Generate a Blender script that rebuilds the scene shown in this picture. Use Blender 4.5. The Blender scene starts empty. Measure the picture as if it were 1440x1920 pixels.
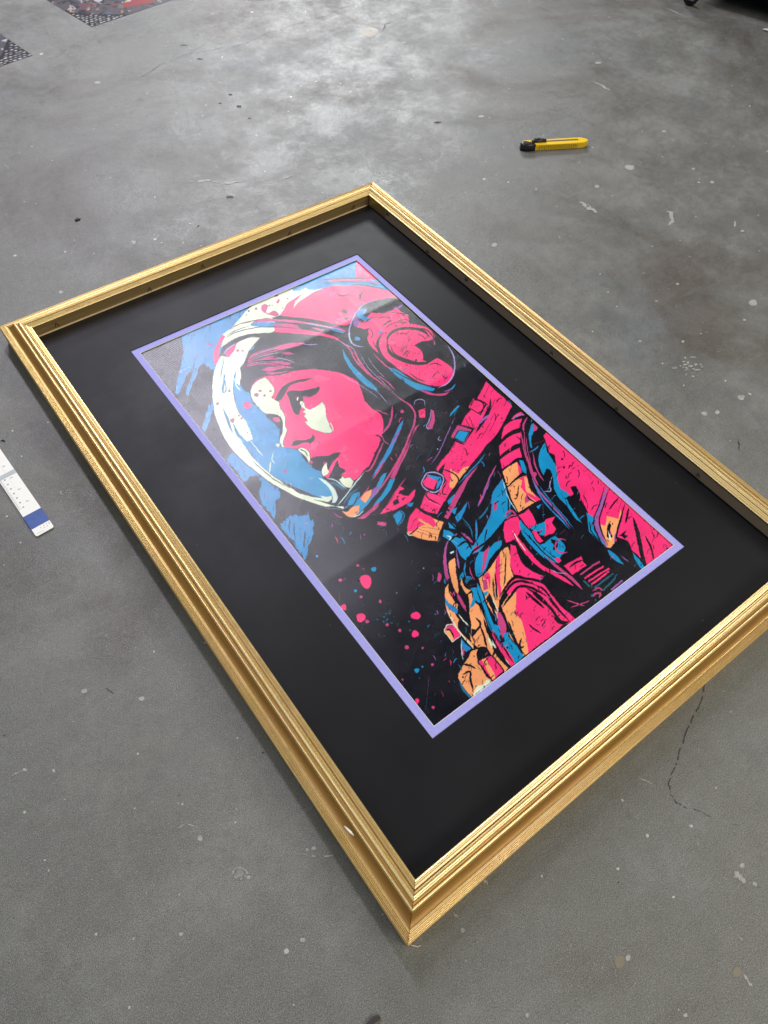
import bpy, bmesh, math, random
import numpy as np
from mathutils import Vector, Matrix
random.seed(7); rng = np.random.default_rng(7)
S = 0.9                                   # solved units -> metres
# ------------------------------------------------------------------ camera
FPX = 1370.46                             # focal length in pixels of the 1440 x 1920 photograph
rv = np.array([2.44125785, -0.79746234, 0.30158069]); th = np.linalg.norm(rv); kx, ky, kz = rv / th
K = np.array([[0, -kz, ky], [kz, 0, -kx], [-ky, kx, 0]]); R = np.eye(3) + math.sin(th) * K + (1 - math.cos(th)) * K @ K
CAM = np.array([-0.50419065, -0.60121637, 0.93405585]) * S
scene = bpy.context.scene; COL = scene.collection
cd = bpy.data.cameras.new('camera'); cam = bpy.data.objects.new('camera', cd); COL.objects.link(cam); scene.camera = cam
cd.sensor_fit = 'HORIZONTAL'; cd.sensor_width = 36; cd.lens = FPX / 1440 * 36; cd.clip_start = 0.05; cd.clip_end = 100
M3 = R.T @ np.diag([1, -1, -1]); M = Matrix([list(M3[i]) + [CAM[i]] for i in range(3)] + [[0, 0, 0, 1]]); cam.matrix_world = M
# ------------------------------------------------------------------ light: dim room, ceiling tubes and added unseen fill lamps
world = bpy.data.worlds.new('World'); scene.world = world; world.use_nodes = True
bg = world.node_tree.nodes['Background']; bg.inputs[0].default_value = (0.90, 0.94, 1.0, 1); bg.inputs[1].default_value = 0.045
def area(name, loc, to, sx, sy, power, color):
    d = bpy.data.lights.new(name, 'AREA'); d.shape = 'RECTANGLE'; d.size = sx; d.size_y = sy; d.energy = power; d.color = color
    o = bpy.data.objects.new(name, d); COL.objects.link(o); o.location = loc
    o.rotation_euler = (Vector(to) - Vector(loc)).to_track_quat('-Z', 'Y').to_euler(); return o
area('ceiling_and_fill_light', (0.40, 2.55, 2.6), (0.40, 2.551, 0), 0.26, 2.3, 98, (0.90, 0.87, 1.0))
area('ceiling_and_fill_light', (3.6, 5.4, 2.9), (1.4, 2.2, 0), 1.8, 1.0, 205, (0.95, 0.98, 1.0))
area('ceiling_and_fill_light', (2.5, -0.8, 2.6), (1.2, -0.4, 0), 0.25, 1.8, 17, (1.0, 0.93, 0.78))
area('ceiling_and_fill_light', (0.6, -2.6, 2.5), (0.2, -1.0, 0), 2.6, 1.2, 68, (1.0, 0.93, 0.80))  # unseen fill lamp added behind the camera for diffuse light
area('ceiling_and_fill_light', (-1.9, 0.2, 2.4), (-0.6, 0.1, 0), 0.6, 1.8, 18, (0.84, 0.90, 1.0))  # cool unseen fill lamp added on the left
scene.view_settings.view_transform = 'Standard'; scene.view_settings.look = 'None'; scene.view_settings.exposure = 0.15; scene.view_settings.gamma = 1
# ------------------------------------------------------------------ helpers
def ray(px, py):
    return R.T @ np.array([(px - 720) / FPX, (py - 960) / FPX, 1.0])
def at(px, py, z=0.0, ax=2):
    """point of the plane (axis ax at value z, metres) seen at a pixel of the photograph"""
    d = ray(px, py); s = (z - CAM[ax]) / d[ax]; p = CAM + s * d; return Vector((float(p[0]), float(p[1]), float(p[2])))
def lin(c):
    c = np.asarray(c, float) / 255; return np.where(c <= 0.04045, c / 12.92, ((c + 0.055) / 1.055) ** 2.4)
def obj(name, me, mats, parent=None, loc=None, rot=None):
    o = bpy.data.objects.new(name, me); COL.objects.link(o)
    for m in (mats if isinstance(mats, (list, tuple)) else [mats]): me.materials.append(m)
    if parent: o.parent = parent
    if loc is not None: o.location = loc
    if rot is not None: o.rotation_euler = rot
    return o
def empty(name, loc=(0, 0, 0), rz=0):
    o = bpy.data.objects.new(name, None); COL.objects.link(o); o.location = loc; o.rotation_euler = (0, 0, rz); o.empty_display_size = .05; return o
def tag(o, label, cat, group=None):
    o['label'] = label; o['category'] = cat
    if group: o['group'] = group
    return o
def mesh(name, v, f, smooth=False):
    me = bpy.data.meshes.new(name); me.from_pydata([tuple(p) for p in v], [], f); me.validate(); me.update()
    if smooth:
        for p in me.polygons: p.use_smooth = True
    return me
def bm_mesh(name, bm, smooth=False):
    me = bpy.data.meshes.new(name); bmesh.ops.recalc_face_normals(bm, faces=bm.faces); bm.to_mesh(me); bm.free()
    if smooth:
        for p in me.polygons: p.use_smooth = True
    return me
def box(bm, x0, x1, y0, y1, z0, z1, bev=0):
    v = [bm.verts.new(p) for p in ((x0, y0, z0), (x1, y0, z0), (x1, y1, z0), (x0, y1, z0), (x0, y0, z1), (x1, y0, z1), (x1, y1, z1), (x0, y1, z1))]
    fs = [bm.faces.new([v[i] for i in q]) for q in ((3, 2, 1, 0), (4, 5, 6, 7), (0, 1, 5, 4), (1, 2, 6, 5), (2, 3, 7, 6), (3, 0, 4, 7))]
    if bev: bmesh.ops.bevel(bm, geom=list({e for f in fs for e in f.edges}), offset=bev, segments=2, affect='EDGES', profile=.6)
def prism(bm, pts, z0, z1, bev=0, seg=2):
    a = [bm.verts.new((x, y, z0)) for x, y in pts]; b = [bm.verts.new((x, y, z1)) for x, y in pts]; n = len(pts)
    bm.faces.new(a[::-1]); t = bm.faces.new(b)
    for i in range(n): bm.faces.new((a[i], a[(i + 1) % n], b[(i + 1) % n], b[i]))
    if bev: bmesh.ops.bevel(bm, geom=list(t.edges), offset=bev, segments=seg, affect='EDGES', profile=.6)
def tube(bm, pts, r, n=8, cap=True):
    pts = [Vector(p) for p in pts]; rings = []
    rs = r if isinstance(r, (list, tuple)) else [r] * len(pts)
    for i, p in enumerate(pts):
        d = (pts[min(i + 1, len(pts) - 1)] - pts[max(i - 1, 0)]).normalized(); a = d.orthogonal().normalized() if i == 0 else (a - d * a.dot(d)).normalized(); b = d.cross(a)
        rings.append([bm.verts.new(p + (a * math.cos(2 * math.pi * k / n) + b * math.sin(2 * math.pi * k / n)) * rs[i]) for k in range(n)])
    for q, w in zip(rings, rings[1:]):
        for k in range(n): bm.faces.new((q[k], q[(k + 1) % n], w[(k + 1) % n], w[k]))
    if cap: bm.faces.new(rings[0][::-1]); bm.faces.new(rings[-1])
# ------------------------------------------------------------------ materials
class Mat:
    def __init__(s, name, base=(.5, .5, .5), rough=.5, metal=0, spec=.5):
        s.m = bpy.data.materials.new(name); s.m.use_nodes = True; s.t = s.m.node_tree; s.b = s.t.nodes['Principled BSDF']
        s.b.inputs['Base Color'].default_value = (*base, 1); s.b.inputs['Roughness'].default_value = rough; s.b.inputs['Metallic'].default_value = metal; s.b.inputs['Specular IOR Level'].default_value = spec
    def n(s, typ, **kw):
        n = s.t.nodes.new('ShaderNode' + typ)
        for k, v in kw.items():
            if k in n.inputs.keys(): n.inputs[k].default_value = v
            else: setattr(n, k, v)
        return n
    def l(s, a, b): s.t.links.new(a, b)
    def coord(s, scale=(1, 1, 1)):
        c = s.n('TexCoord'); m = s.n('Mapping'); m.inputs['Scale'].default_value = scale; s.l(c.outputs['Object'], m.inputs['Vector']); return m.outputs[0]
    def noise(s, vec, scale, detail=4, rough=.55, dist=0):
        n = s.n('TexNoise', Scale=scale, Detail=detail, Roughness=rough, Distortion=dist); s.l(vec, n.inputs['Vector']); return n.outputs['Fac']
    def ramp(s, fac, stops, interp='LINEAR'):
        r = s.n('ValToRGB'); r.color_ramp.interpolation = interp; e = r.color_ramp.elements
        while len(e) < len(stops): e.new(.5)
        for i, (p, c) in enumerate(stops): e[i].position = p; e[i].color = (*c, 1) if not isinstance(c, (int, float)) else (c, c, c, 1)
        s.l(fac, r.inputs[0]); return r.outputs[0]
    def mix(s, fac, a, b, mode='MIX'):
        n = s.n('Mix', data_type='RGBA', blend_type=mode)
        for i, v in ((0, fac), (6, a), (7, b)):
            if isinstance(v, (int, float)): n.inputs[i].default_value = v
            elif isinstance(v, tuple): n.inputs[i].default_value = (*v, 1)
            else: s.l(v, n.inputs[i])
        return n.outputs[2]
    def math(s, op, a, b=None):
        n = s.n('Math', operation=op)
        for i, v in enumerate((a, b)):
            if v is None: continue
            if isinstance(v, (int, float)): n.inputs[i].default_value = v
            else: s.l(v, n.inputs[i])
        return n.outputs[0]
    def col(s, o): s.l(o, s.b.inputs['Base Color'])
    def bump(s, h, strength=.3, dist=.001):
        n = s.n('Bump', Strength=strength, Distance=dist); s.l(h, n.inputs['Height']); s.l(n.outputs[0], s.b.inputs['Normal'])
def plain(name, base, rough=.5, metal=0, spec=.5, grit=.12, scale=120):
    m = Mat(name, base, rough, metal, spec); v = m.coord(); f = m.noise(v, scale, 5)
    m.col(m.mix(1.0, tuple(base), m.ramp(f, [(.3, 1 - grit), (.7, 1 + grit * .6 if 1 + grit * .6 < 1 else 1.0)]), 'MULTIPLY'))
    m.l(m.ramp(m.noise(v, scale / 8, 3), [(.3, max(0, rough - .08)), (.7, min(1, rough + .08))]), m.b.inputs['Roughness']); m.bump(f, .15, .0005); return m.m
def gold(name, tint=(1, 1, 1), metal=.74, rgh=0):
    m = Mat(name, (.7, .45, .15), .36, metal)
    long = m.coord((.5, 90, 90)); v = m.coord()
    f = m.noise(long, 9, 6, .65); wear = m.noise(m.coord((6, 40, 40)), 3.5, 8, .7); blot = m.noise(v, 14, 5, .6)
    a = m.mix(m.ramp(f, [(.32, 0), (.66, 1)]), (.48, .30, .095), (.76, .58, .26))
    a = m.mix(m.ramp(blot, [(.42, 0), (.75, .5)]), a, (.62, .40, .24))
    a = m.mix(m.ramp(wear, [(.73, 0), (.80, .6)]), a, (.36, .15, .06))                  # red clay rubbed through
    a = m.mix(m.ramp(m.noise(m.coord((3, 60, 60)), 5, 8, .75), [(.30, .75), (.37, 0)]), a, (.16, .09, .03))   # dark hairline cracks
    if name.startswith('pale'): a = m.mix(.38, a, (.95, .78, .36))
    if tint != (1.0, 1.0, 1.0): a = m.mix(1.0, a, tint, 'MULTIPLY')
    m.col(a); m.l(m.ramp(m.noise(v, 45, 6, .7), [(.3, .30 + rgh), (.7, .46 + rgh)]), m.b.inputs['Roughness'])
    m.bump(m.math('ADD', m.math('MULTIPLY', f, .35), m.math('MULTIPLY', m.noise(v, 260, 4), .5)), .10, .0004); return m.m
GOLD = gold('gilded_wood'); PALE = gold('pale_highlight_gilding', (1.0, 1.0, 1.0), .68, .0); COVE_SHADE = gold('cove_shade_gilding', (.58, .44, .24), .45, .04); OUTER = gold('tan_gilding', (.96, .94, .84), .62, .04)  # highlight painted into the pale gilding, shade into the darker brown one
def floor_mat():
    m = Mat('worn_concrete', (.15, .15, .15), .45, 0, .5); v = m.coord()
    big = m.noise(v, 1.1, 8, .7, .1); mid = m.noise(v, 6.5, 12, .8, 0); fine = m.noise(v, 46, 5, .7); grain = m.noise(v, 950, 3, .8); g2 = m.noise(v, 420, 2, .6)
    a = m.mix(m.ramp(big, [(.35, 0), (.65, 1)]), (.145, .147, .130), (.202, .204, .184))
    a = m.mix(m.ramp(mid, [(.51, 0), (.66, .60)]), a, (.262, .270, .252))
    a = m.mix(m.ramp(m.noise(v, 2.3, 5, .6, .8), [(.50, 0), (.64, .85)]), a, (.110, .096, .078))
    a = m.mix(m.ramp(m.noise(v, 2.9, 5, .6, .5), [(.54, 0), (.72, .55)]), a, (.100, .116, .132))
    a = m.mix(1.0, a, m.ramp(fine, [(.25, .80), (.75, 1.0)]), 'MULTIPLY')
    a = m.mix(1.0, a, m.ramp(grain, [(.36, .22), (.48, .92), (.72, 1.0)]), 'MULTIPLY')
    a = m.mix(m.ramp(grain, [(.57, 0), (.66, .65)]), a, (.42, .42, .39))
    a = m.mix(m.ramp(g2, [(.70, 0), (.78, .6)]), a, (.42, .41, .38))
    # trowel sweeps, scuffs and pores
    for rz, sc_, lo_ in ((.5, 7, .60), (-.9, 9, .62), (1.7, 12, .63)):
        q = m.n('Mapping'); q.inputs['Rotation'].default_value = (0, 0, rz); q.inputs['Scale'].default_value = (1, 14, 1); m.l(v, q.inputs['Vector'])
        a = m.mix(m.ramp(m.noise(q.outputs[0], sc_, 5, .6, .35), [(lo_, 0), (lo_ + .12, .12)]), a, (.26, .265, .25))
    a = m.mix(m.ramp(m.noise(v, 33, 6, .75), [(.28, .65), (.38, 0)]), a, (.085, .083, .075))
    # flecks of old paint
    for sc, lo, seed in ((70, .055, 3.1), (26, .040, 8.7), (11, .026, 1.3)):
        vo = m.n('TexVoronoi', Scale=sc, Randomness=1.0); mp = m.n('Mapping'); mp.inputs['Location'].default_value = (seed, seed * 2, 0)
        wv = m.n('TexNoise', Scale=90.0, Detail=3.0); m.l(v, wv.inputs['Vector']); mm = m.mix(.006, v, wv.outputs['Color'], 'ADD'); m.l(mm, mp.inputs['Vector']); m.l(mp.outputs[0], vo.inputs['Vector'])
        sep = m.n('SeparateColor'); m.l(vo.outputs['Color'], sep.inputs[0])
        lim = m.math('MULTIPLY', m.math('POWER', sep.outputs[0], 4.0), lo * 2.4)
        hit = m.math('MULTIPLY', m.math('LESS_THAN', vo.outputs['Distance'], lim), m.math('GREATER_THAN', sep.outputs[1], .35))
        a = m.mix(m.math('MULTIPLY', hit, .75), a, (.50, .49, .45))
    m.col(a)
    r = m.ramp(m.noise(v, 6.5, 12, .82, 0), [(.40, .24), (.60, .58)]); m.l(m.math('ADD', r, m.math('MULTIPLY', fine, .12)), m.b.inputs['Roughness'])
    m.bump(m.math('ADD', m.math('MULTIPLY', fine, .8), m.math('ADD', m.math('MULTIPLY', grain, .5), m.math('MULTIPLY', mid, 1.4))), .38, .0022); return m.m
# ------------------------------------------------------------------ floor
ZF = -0.020 * S
FLOOR = floor_mat(); PAINT = plain('dried_paint', (.38, .375, .34), .6, 0, .5, .35, 260); BROWN = plain('brown_stain', (.20, .17, .12), .5); DARK = plain('dark_crack', (.045, .043, .040), .7); HAIR = plain('faint_crack', (.085, .082, .076), .7); FADED = plain('worn_paint', (.25, .25, .23), .6, 0, .5, .4, 260)
fv = [(-7, -7, ZF), (13, -7, ZF), (13, 13, ZF), (-7, 13, ZF)]; ff = [(0, 1, 2, 3)]; fm = [0]
def mark(pts, z, mi):
    b = len(fv); fv.extend([(p.x, p.y, ZF + z) for p in pts]); ff.append(tuple(range(b, b + len(pts)))); fm.append(mi)
def splat(px, py, rx, ry, mi=1, ang=0, jag=.45, z=.0004, n=14):
    c = at(px, py, ZF); ex = at(px + rx, py, ZF) - c; ey = at(px, py + ry, ZF) - c
    k = [1 + random.uniform(-jag, jag) for _ in range(n)]; pts = []
    for i in range(n):
        a = 2 * math.pi * i / n; r = (k[i] * 2 + k[i - 1] + k[(i + 1) % n]) / 4; x = math.cos(a) * r; y = math.sin(a) * r
        u = x * math.cos(ang) - y * math.sin(ang) * ry / max(rx, 1e-6); w = (x * math.sin(ang) * rx / max(ry, 1e-6) + y * math.cos(ang)); pts.append(c + ex * u + ey * w)
    mark(pts, z, mi)
def streak(pix, w, mi=3, z=.0005, jit=1.0, gap=0):
    P = [at(x + random.uniform(-jit, jit), y + random.uniform(-jit, jit), ZF) for x, y in pix]
    Q = []
    for a, b in zip(P, P[1:]):
        for i in range(5): Q.append(a.lerp(b, i / 5) + Vector((random.uniform(-1, 1), random.uniform(-1, 1), 0)) * w * .55)
    Q.append(P[-1])
    for i in range(len(Q) - 1):
        if random.random() < gap: continue
        d = Q[i + 1] - Q[i]; n = Vector((-d.y, d.x, 0)).normalized() * w * .5 * random.uniform(.55, 1.2) * min(1, .35 + min(i, len(Q) - 2 - i) * .25)
        b = len(fv); zz = ZF + z + .00002 * (i % 3); fv.extend([(Q[i].x + n.x, Q[i].y + n.y, zz), (Q[i].x - n.x, Q[i].y - n.y, zz), (Q[i + 1].x - n.x, Q[i + 1].y - n.y, zz), (Q[i + 1].x + n.x, Q[i + 1].y + n.y, zz)]); ff.append((b, b + 1, b + 2, b + 3)); fm.append(mi)
for a in ((1258, 403, 4, 9), (1390, 745, 7, 5), (1320, 776, 7, 4), (1345, 773, 4, 4), (1412, 568, 8, 5), (1180, 313, 10, 5), (1120, 350, 4, 3), (926, 460, 5, 4), (903, 218, 5, 2.5),
          (1245, 247, 5, 2.5), (757, 80, 5, 1.6), (377, 701, 3, 2), (376, 1570, 5, 5), (158, 1295, 5, 4), (183, 155, 5, 2.4), (250, 455, 4, 3.4), (115, 548, 4, 3), (568, 1763, 5, 4), (340, 1752, 4, 4),
          (1392, 1623, 4, 4.5), (868, 1744, 4, 4), (1178, 1796, 5, 5), (988, 1903, 3, 4), (1286, 1903, 4, 4), (588, 1590, 4, 4), (576, 1593, 3, 3), (335, 1506, 2, 2), (441, 1542, 2.5, 2.5), (443, 1517, 2, 2),
          (1270, 533, 3, 2), (1392, 433, 5, 2.5), (1378, 420, 2, 5), (1335, 342, 4, 2), (1300, 317, 3, 2), (1120, 118, 6, 2), (853, 1630, 2, 2), (466, 1645, 4, 3), (101, 1445, 3, 3), (46, 1443, 5, 3), (266, 1310, 5, 4),
          (1140, 548, 2, 2), (1005, 355, 2, 2), (1200, 640, 3, 2), (1280, 640, 3, 2.5), (1395, 600, 3, 2)): splat(*a)
for i in range(46):
    x = random.uniform(980, 1440); y = random.uniform(120, 850)
    if y > 330 + (x - 690) * .83 - 20: continue
    splat(x, y, random.uniform(.7, 2.4), random.uniform(.5, 1.6), random.choice((1, 5, 5)), jag=.65)
for i in range(70): splat(random.uniform(60, 1440), random.uniform(20, 330), random.uniform(.6, 2.2), random.uniform(.4, 1.1), random.choice((1, 5, 5, 5)), jag=.65)
for i in range(90):
    x = random.uniform(0, 1440); y = random.uniform(1100, 1920)
    k_ = random.lognormvariate(.05, .5); splat(x, y, k_ * random.uniform(.6, 1.4), k_ * random.uniform(.6, 1.4), random.choice((1, 5, 5, 5, 3)), jag=.7)
for i in range(26): splat(1295 + random.gauss(0, 13), 690 + random.gauss(0, 11), random.uniform(1.5, 5), random.uniform(.8, 2.5), random.choice((5, 5, 1)), z=.0004 + .00001 * i, jag=.7)
for i in range(18): splat(1325 + random.gauss(0, 16), 1370 + random.gauss(0, 9), random.uniform(1, 3), random.uniform(.6, 1.4), 5, z=.0004 + .00001 * i, jag=.7)
for i in range(14): splat(125 + random.gauss(0, 8), 920 + random.gauss(0, 5), random.uniform(.8, 1.8), random.uniform(.6, 1.2), random.choice((1, 5)), z=.0004 + .00001 * i, jag=.7)
splat(1161, 1804, 9, 13, 2); splat(1382, 1822, 8, 10, 2, jag=.2)
splat(690, 60, 17, 9, 2, jag=.5)
for k in range(22):       # ring of the white blot lower left
    a = 2 * math.pi * k / 22; splat(450 + 12.5 * math.cos(a) + random.uniform(-1, 1), 1638 + 11 * math.sin(a) * (.9 if math.sin(a) > 0 else 1), 2.3, 2.2, z=.0006)
splat(449, 1638, 9, 8, 5, jag=.3, z=.0003)
streak([(1090, 380), (1098, 386), (1106, 392), (1120, 399)], .010, 1); streak([(1250, 395), (1261, 402), (1262, 414), (1252, 422)], .006, 1); streak([(1113, 153), (1130, 162), (1142, 170)], .007, 1)
streak([(1250, 15), (1265, 23), (1282, 30)], .005, 1); streak([(1376, 1640), (1390, 1648), (1418, 1660)], .006, 1, gap=.2); streak([(1197, 1457), (1210, 1463), (1223, 1471)], .0015, 1); streak([(1384, 1754), (1392, 1764)], .002, 1)
streak([(1395, 1828), (1404, 1840), (1410, 1850)], .003, 1); streak([(1306, 1577), (1311, 1586)], .0012, 1); streak([(905, 1650), (914, 1660)], .004, 1); streak([(850, 1713), (858, 1720)], .003, 1)
streak([(350, 342), (390, 338), (420, 345), (450, 342)], .006, 1, gap=.45); streak([(530, 335), (550, 330)], .005, 1, gap=.2); streak([(5, 305), (18, 318)], .002, 1)
streak([(20, 1455), (40, 1445)], .0015, 1); streak([(560, 1600), (600, 1608), (640, 1600)], .0015, 1, gap=.4); streak([(330, 1555), (350, 1545), (372, 1552)], .0012, 1, gap=.4)
# cracks
streak([(248, 152), (275, 138), (300, 122), (330, 110), (355, 100), (385, 98), (410, 92), (450, 86), (475, 75), (500, 62), (530, 54), (545, 48), (580, 40), (610, 30), (640, 15), (670, 10)], .0010, 4, jit=1.2, gap=.12)
streak([(355, 100), (375, 90), (386, 84)], .0009, 4); streak([(1323, 1278), (1316, 1310), (1305, 1335), (1290, 1368), (1277, 1400), (1268, 1430), (1258, 1450), (1253, 1470), (1256, 1488), (1270, 1505), (1290, 1515), (1312, 1521)], .0014, 3, jit=1.5, gap=.3)
streak([(1310, 1521), (1350, 1540), (1388, 1548)], .001, 3, gap=.6); streak([(1384, 822), (1386, 845)], .003, 3); streak([(718, 58), (722, 46), (733, 42)], .003, 3); streak([(200, 1290), (215, 1300)], .002, 3)
splat(448, 200, 5, 2.5, 3); splat(432, 178, 4, 2, 3); splat(375, 111, 6, 1.5, 3); splat(468, 222, 4, 1.2, 3); splat(346, 85, 6, 1, 3); splat(372, 424, 2, 1.5, 3)
splat(430, 370, 6, 2.5, 3, jag=.5); splat(413, 194, 3, 1.5, 3); splat(820, 230, 7, 1.6, 3)
fme = mesh('floor', fv, ff); flo = obj('floor', fme, [FLOOR, PAINT, BROWN, DARK, HAIR, FADED]); flo['kind'] = 'structure'
for p, mi in zip(fme.polygons, fm): p.material_index = mi
# ------------------------------------------------------------------ picture frame
W2, L2, HT = 0.73866894 * S, 1.09720264 * S, 0.0265 * S; OX, OY = -0.00296528 * S, 0.00246205 * S
frame = empty('picture_frame', (OX, OY, ZF)); tag(frame, 'large gold picture frame with black mat round a pink astronaut print, lying on concrete', 'picture frame')
def arc(p, q, sag, n=6):
    out = []
    for i in range(1, n):
        t = i / n; out.append((p[0] + (q[0] - p[0]) * t + sag[0] * 4 * t * (1 - t), p[1] + (q[1] - p[1]) * t + sag[1] * 4 * t * (1 - t)))
    return out
prof = [(.0040, -.0195), (.0040, .0232), (.0002, .0236), (0, .0262), (.0008, .0270), (.0022, .0277), (.0026, .0270), (.0030, .0278), (.0046, .0289), (.0050, .0281), (.0054, .0290), (.0076, .0304), (.0080, .0288), (.0090, .0288)]
prof += [(.0094, .0304), (.0102, .0310), (.0110, .0304), (.0113, .0296)] + [(.0118, .0308)] + arc((.0118, .0308), (.0172, .0308), (0, .0016), 8) + [(.0172, .0308), (.0175, .0286), (.0188, .0282), (.0200, .0284), (.0204, .0294)]
prof += arc((.0204, .0294), (.0238, .0290), (0, .0013), 6) + [(.0238, .0290), (.0242, .0280)] + arc((.0242, .0280), (.0322, .0200), (-.0006, -.0006), 8) + [(.0322, .0200), (.0336, .0193), (.0350, .0192), (.0354, .0205), (.0366, .0208)]
for k in range(5):
    u = .0370 + k * .00165; z = .0212 - (u - .0370) * .42
    prof += [(u, z), (u + .0005, z + .0002), (u + .0011, z - .0002), (u + .0013, z - .0009)]
prof += [(.0455, .0172), (.0462, .0160), (.0462, .0138), (.0452, .0118), (.0440, .0100), (.0440, -.0195)]
prof = [(u * S, z * S) for u, z in prof]
def rail(length):
    v = []; f = []; n = len(prof); seg = 24
    for s in range(seg + 1):
        for u, z in prof:
            h = length / 2 + u - .0003; x = -h + 2 * h * s / seg; v.append((x, u, z - ZF))
    for s in range(seg):
        for i in range(n): f.append((s * n + i, (s + 1) * n + i, (s + 1) * n + (i + 1) % n, s * n + (i + 1) % n))
    f.append(tuple(range(n))); f.append(tuple(range(seg * n, seg * n + n))[::-1]); me = mesh('rail', v, f); bm = bmesh.new(); bm.from_mesh(me); bmesh.ops.recalc_face_normals(bm, faces=bm.faces); bm.to_mesh(me); bm.free(); return me
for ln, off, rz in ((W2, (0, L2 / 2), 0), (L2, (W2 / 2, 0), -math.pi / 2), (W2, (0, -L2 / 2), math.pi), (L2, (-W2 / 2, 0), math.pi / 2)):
    o = obj('rail', rail(ln), [GOLD, PALE, COVE_SHADE, OUTER], frame, (off[0], off[1], 0), (0, 0, rz))
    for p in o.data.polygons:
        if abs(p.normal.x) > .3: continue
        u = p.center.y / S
        p.material_index = 2 if (.0242 < u < .0338 or .0174 < u < .0200 or .0079 < u < .0092) and p.normal.z > .05 else 3 if u > .0355 else 1 if (.0002 < u < .0172 or .0202 < u < .0241) and p.normal.z > .1 else 0  # painted shade in cove and grooves, painted highlight on crest and inner band
# pale edge bead, and an added strip painting the wall's reflection tone
WALL_TONE = plain('wall_reflection_tone', (.34, .27, .19), .55); BEAD = plain('pale_wood_edge', (.72, .62, .45), .5)
yw = L2 / 2 + .0040 * S; xw = W2 / 2 + .0040 * S
bm = bmesh.new(); box(bm, -W2 / 2 + .002, W2 / 2 - .0017, yw - .0016, yw + .0004, .0192 * S, .0212 * S, .0003); obj('wall_bead', bm_mesh('wall_bead', bm), BEAD, frame)
bm = bmesh.new(); box(bm, xw - .0022, xw + .0004, -L2 / 2 + .004, L2 / 2 - .052, .0220 * S, .0400 * S, .0003); obj('wall_tone_strip', bm_mesh('wall_tone_strip', bm), WALL_TONE, frame)
# backing so nothing shows through the gap round the mat
BLACK = Mat('black_mat_board', (.007, .007, .008), .46, 0, .15); v = BLACK.coord(); g = BLACK.noise(v, 900, 3, .7)
BLACK.col(BLACK.mix(BLACK.ramp(BLACK.noise(v, 6, 4), [(.3, 0), (.7, 1)]), (.0075, .0077, .0088), (.0115, .0117, .0130))); BLACK.bump(g, .10, .0003)
vo = BLACK.n('TexVoronoi', Scale=55.0); BLACK.l(v, vo.inputs['Vector']); sp_ = BLACK.n('SeparateColor'); BLACK.l(vo.outputs['Color'], sp_.inputs[0])
dust = BLACK.math('MULTIPLY', BLACK.math('LESS_THAN', vo.outputs['Distance'], BLACK.math('MULTIPLY', sp_.outputs[0], .045)), BLACK.math('GREATER_THAN', sp_.outputs[1], .72))
old = BLACK.b.inputs['Base Color'].links[0].from_socket; BLACK.col(BLACK.mix(BLACK.math('MULTIPLY', dust, .5), old, (.30, .30, .31)))
BLACK.l(BLACK.ramp(BLACK.noise(v, 5, 6, .7), [(.3, .42), (.7, .54)]), BLACK.b.inputs['Roughness']); BLACK = BLACK.m
LAV = Mat('lavender_mat_board', (.30, .29, .68), .72, 0, .3); v = LAV.coord(); LAV.col(LAV.mix(LAV.ramp(LAV.noise(v, 380, 4, .7), [(.3, 0), (.7, 1)]), (.30, .295, .64), (.37, .365, .74))); LAV.bump(LAV.noise(v, 900, 2), .2, .0003); LAV = LAV.m
CORE = plain('white_mat_core', (.85, .84, .80), .7); KCORE = plain('black_mat_core', (.012, .012, .02), .6)
def mat_board(name, ox, oy, wx, wy, cx, cy, z0, z1, mats, bevel):
    """outer half sizes ox, oy; window half sizes wx, wy; bevel cut down into the window"""
    v = []; f = []; mi = []
    rings = [(0, 0, ox, oy, z0), (0, 0, ox, oy, z1), (cx, cy, wx, wy, z1), (cx, cy, wx - bevel, wy - bevel, z0)]
    for a, b, x, y, z in rings: v += [(a - x, b - y, z), (a + x, b - y, z), (a + x, b + y, z), (a - x, b + y, z)]
    for r, m_ in ((0, 0), (1, 0), (2, 1)):
        for k in range(4): f.append((r * 4 + k, r * 4 + (k + 1) % 4, r * 4 + 4 + (k + 1) % 4, r * 4 + 4 + k)); mi.append(m_)
    me = mesh(name, v, f); o = obj(name, me, mats, frame)
    for p, q in zip(me.polygons, mi): p.material_index = q
    return o
wx, wy = .25 * S, .8603973 / 2 * S; zb = -ZF
mat_board('black_mat', xw - .0005, yw - .0005, wx, wy, -OX, -OY, zb - .0014 * S, zb, [BLACK, KCORE], .0007)
# window of the lavender mat: read from its four corners
ZP = -.0031 * S
corners = [at(813.3, 1361, ZP), at(1262.9, 1022.5, ZP), at(668.75, 488.5, ZP), at(263.5, 661.9, ZP)]
x0 = (corners[0].x + corners[3].x) / 2; x1 = (corners[1].x + corners[2].x) / 2; y0 = (corners[0].y + corners[1].y) / 2; y1 = (corners[2].y + corners[3].y) / 2
print('print window', x0, x1, y0, y1)
hx, hy = (x1 - x0) / 2 + .0009, (y1 - y0) / 2 + .0009
mat_board('lavender_mat', xw - .010, yw - .010, hx, hy, (x0 + x1) / 2 - OX, (y0 + y1) / 2 - OY, zb - .0030 * S, zb - .00155 * S, [LAV, CORE], .0009)
bm = bmesh.new(); box(bm, -xw + .001, xw - .001, -yw + .001, yw - .001, zb - .010, zb - .0052); obj('backing_board', bm_mesh('backing_board', bm), BLACK, frame)
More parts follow.
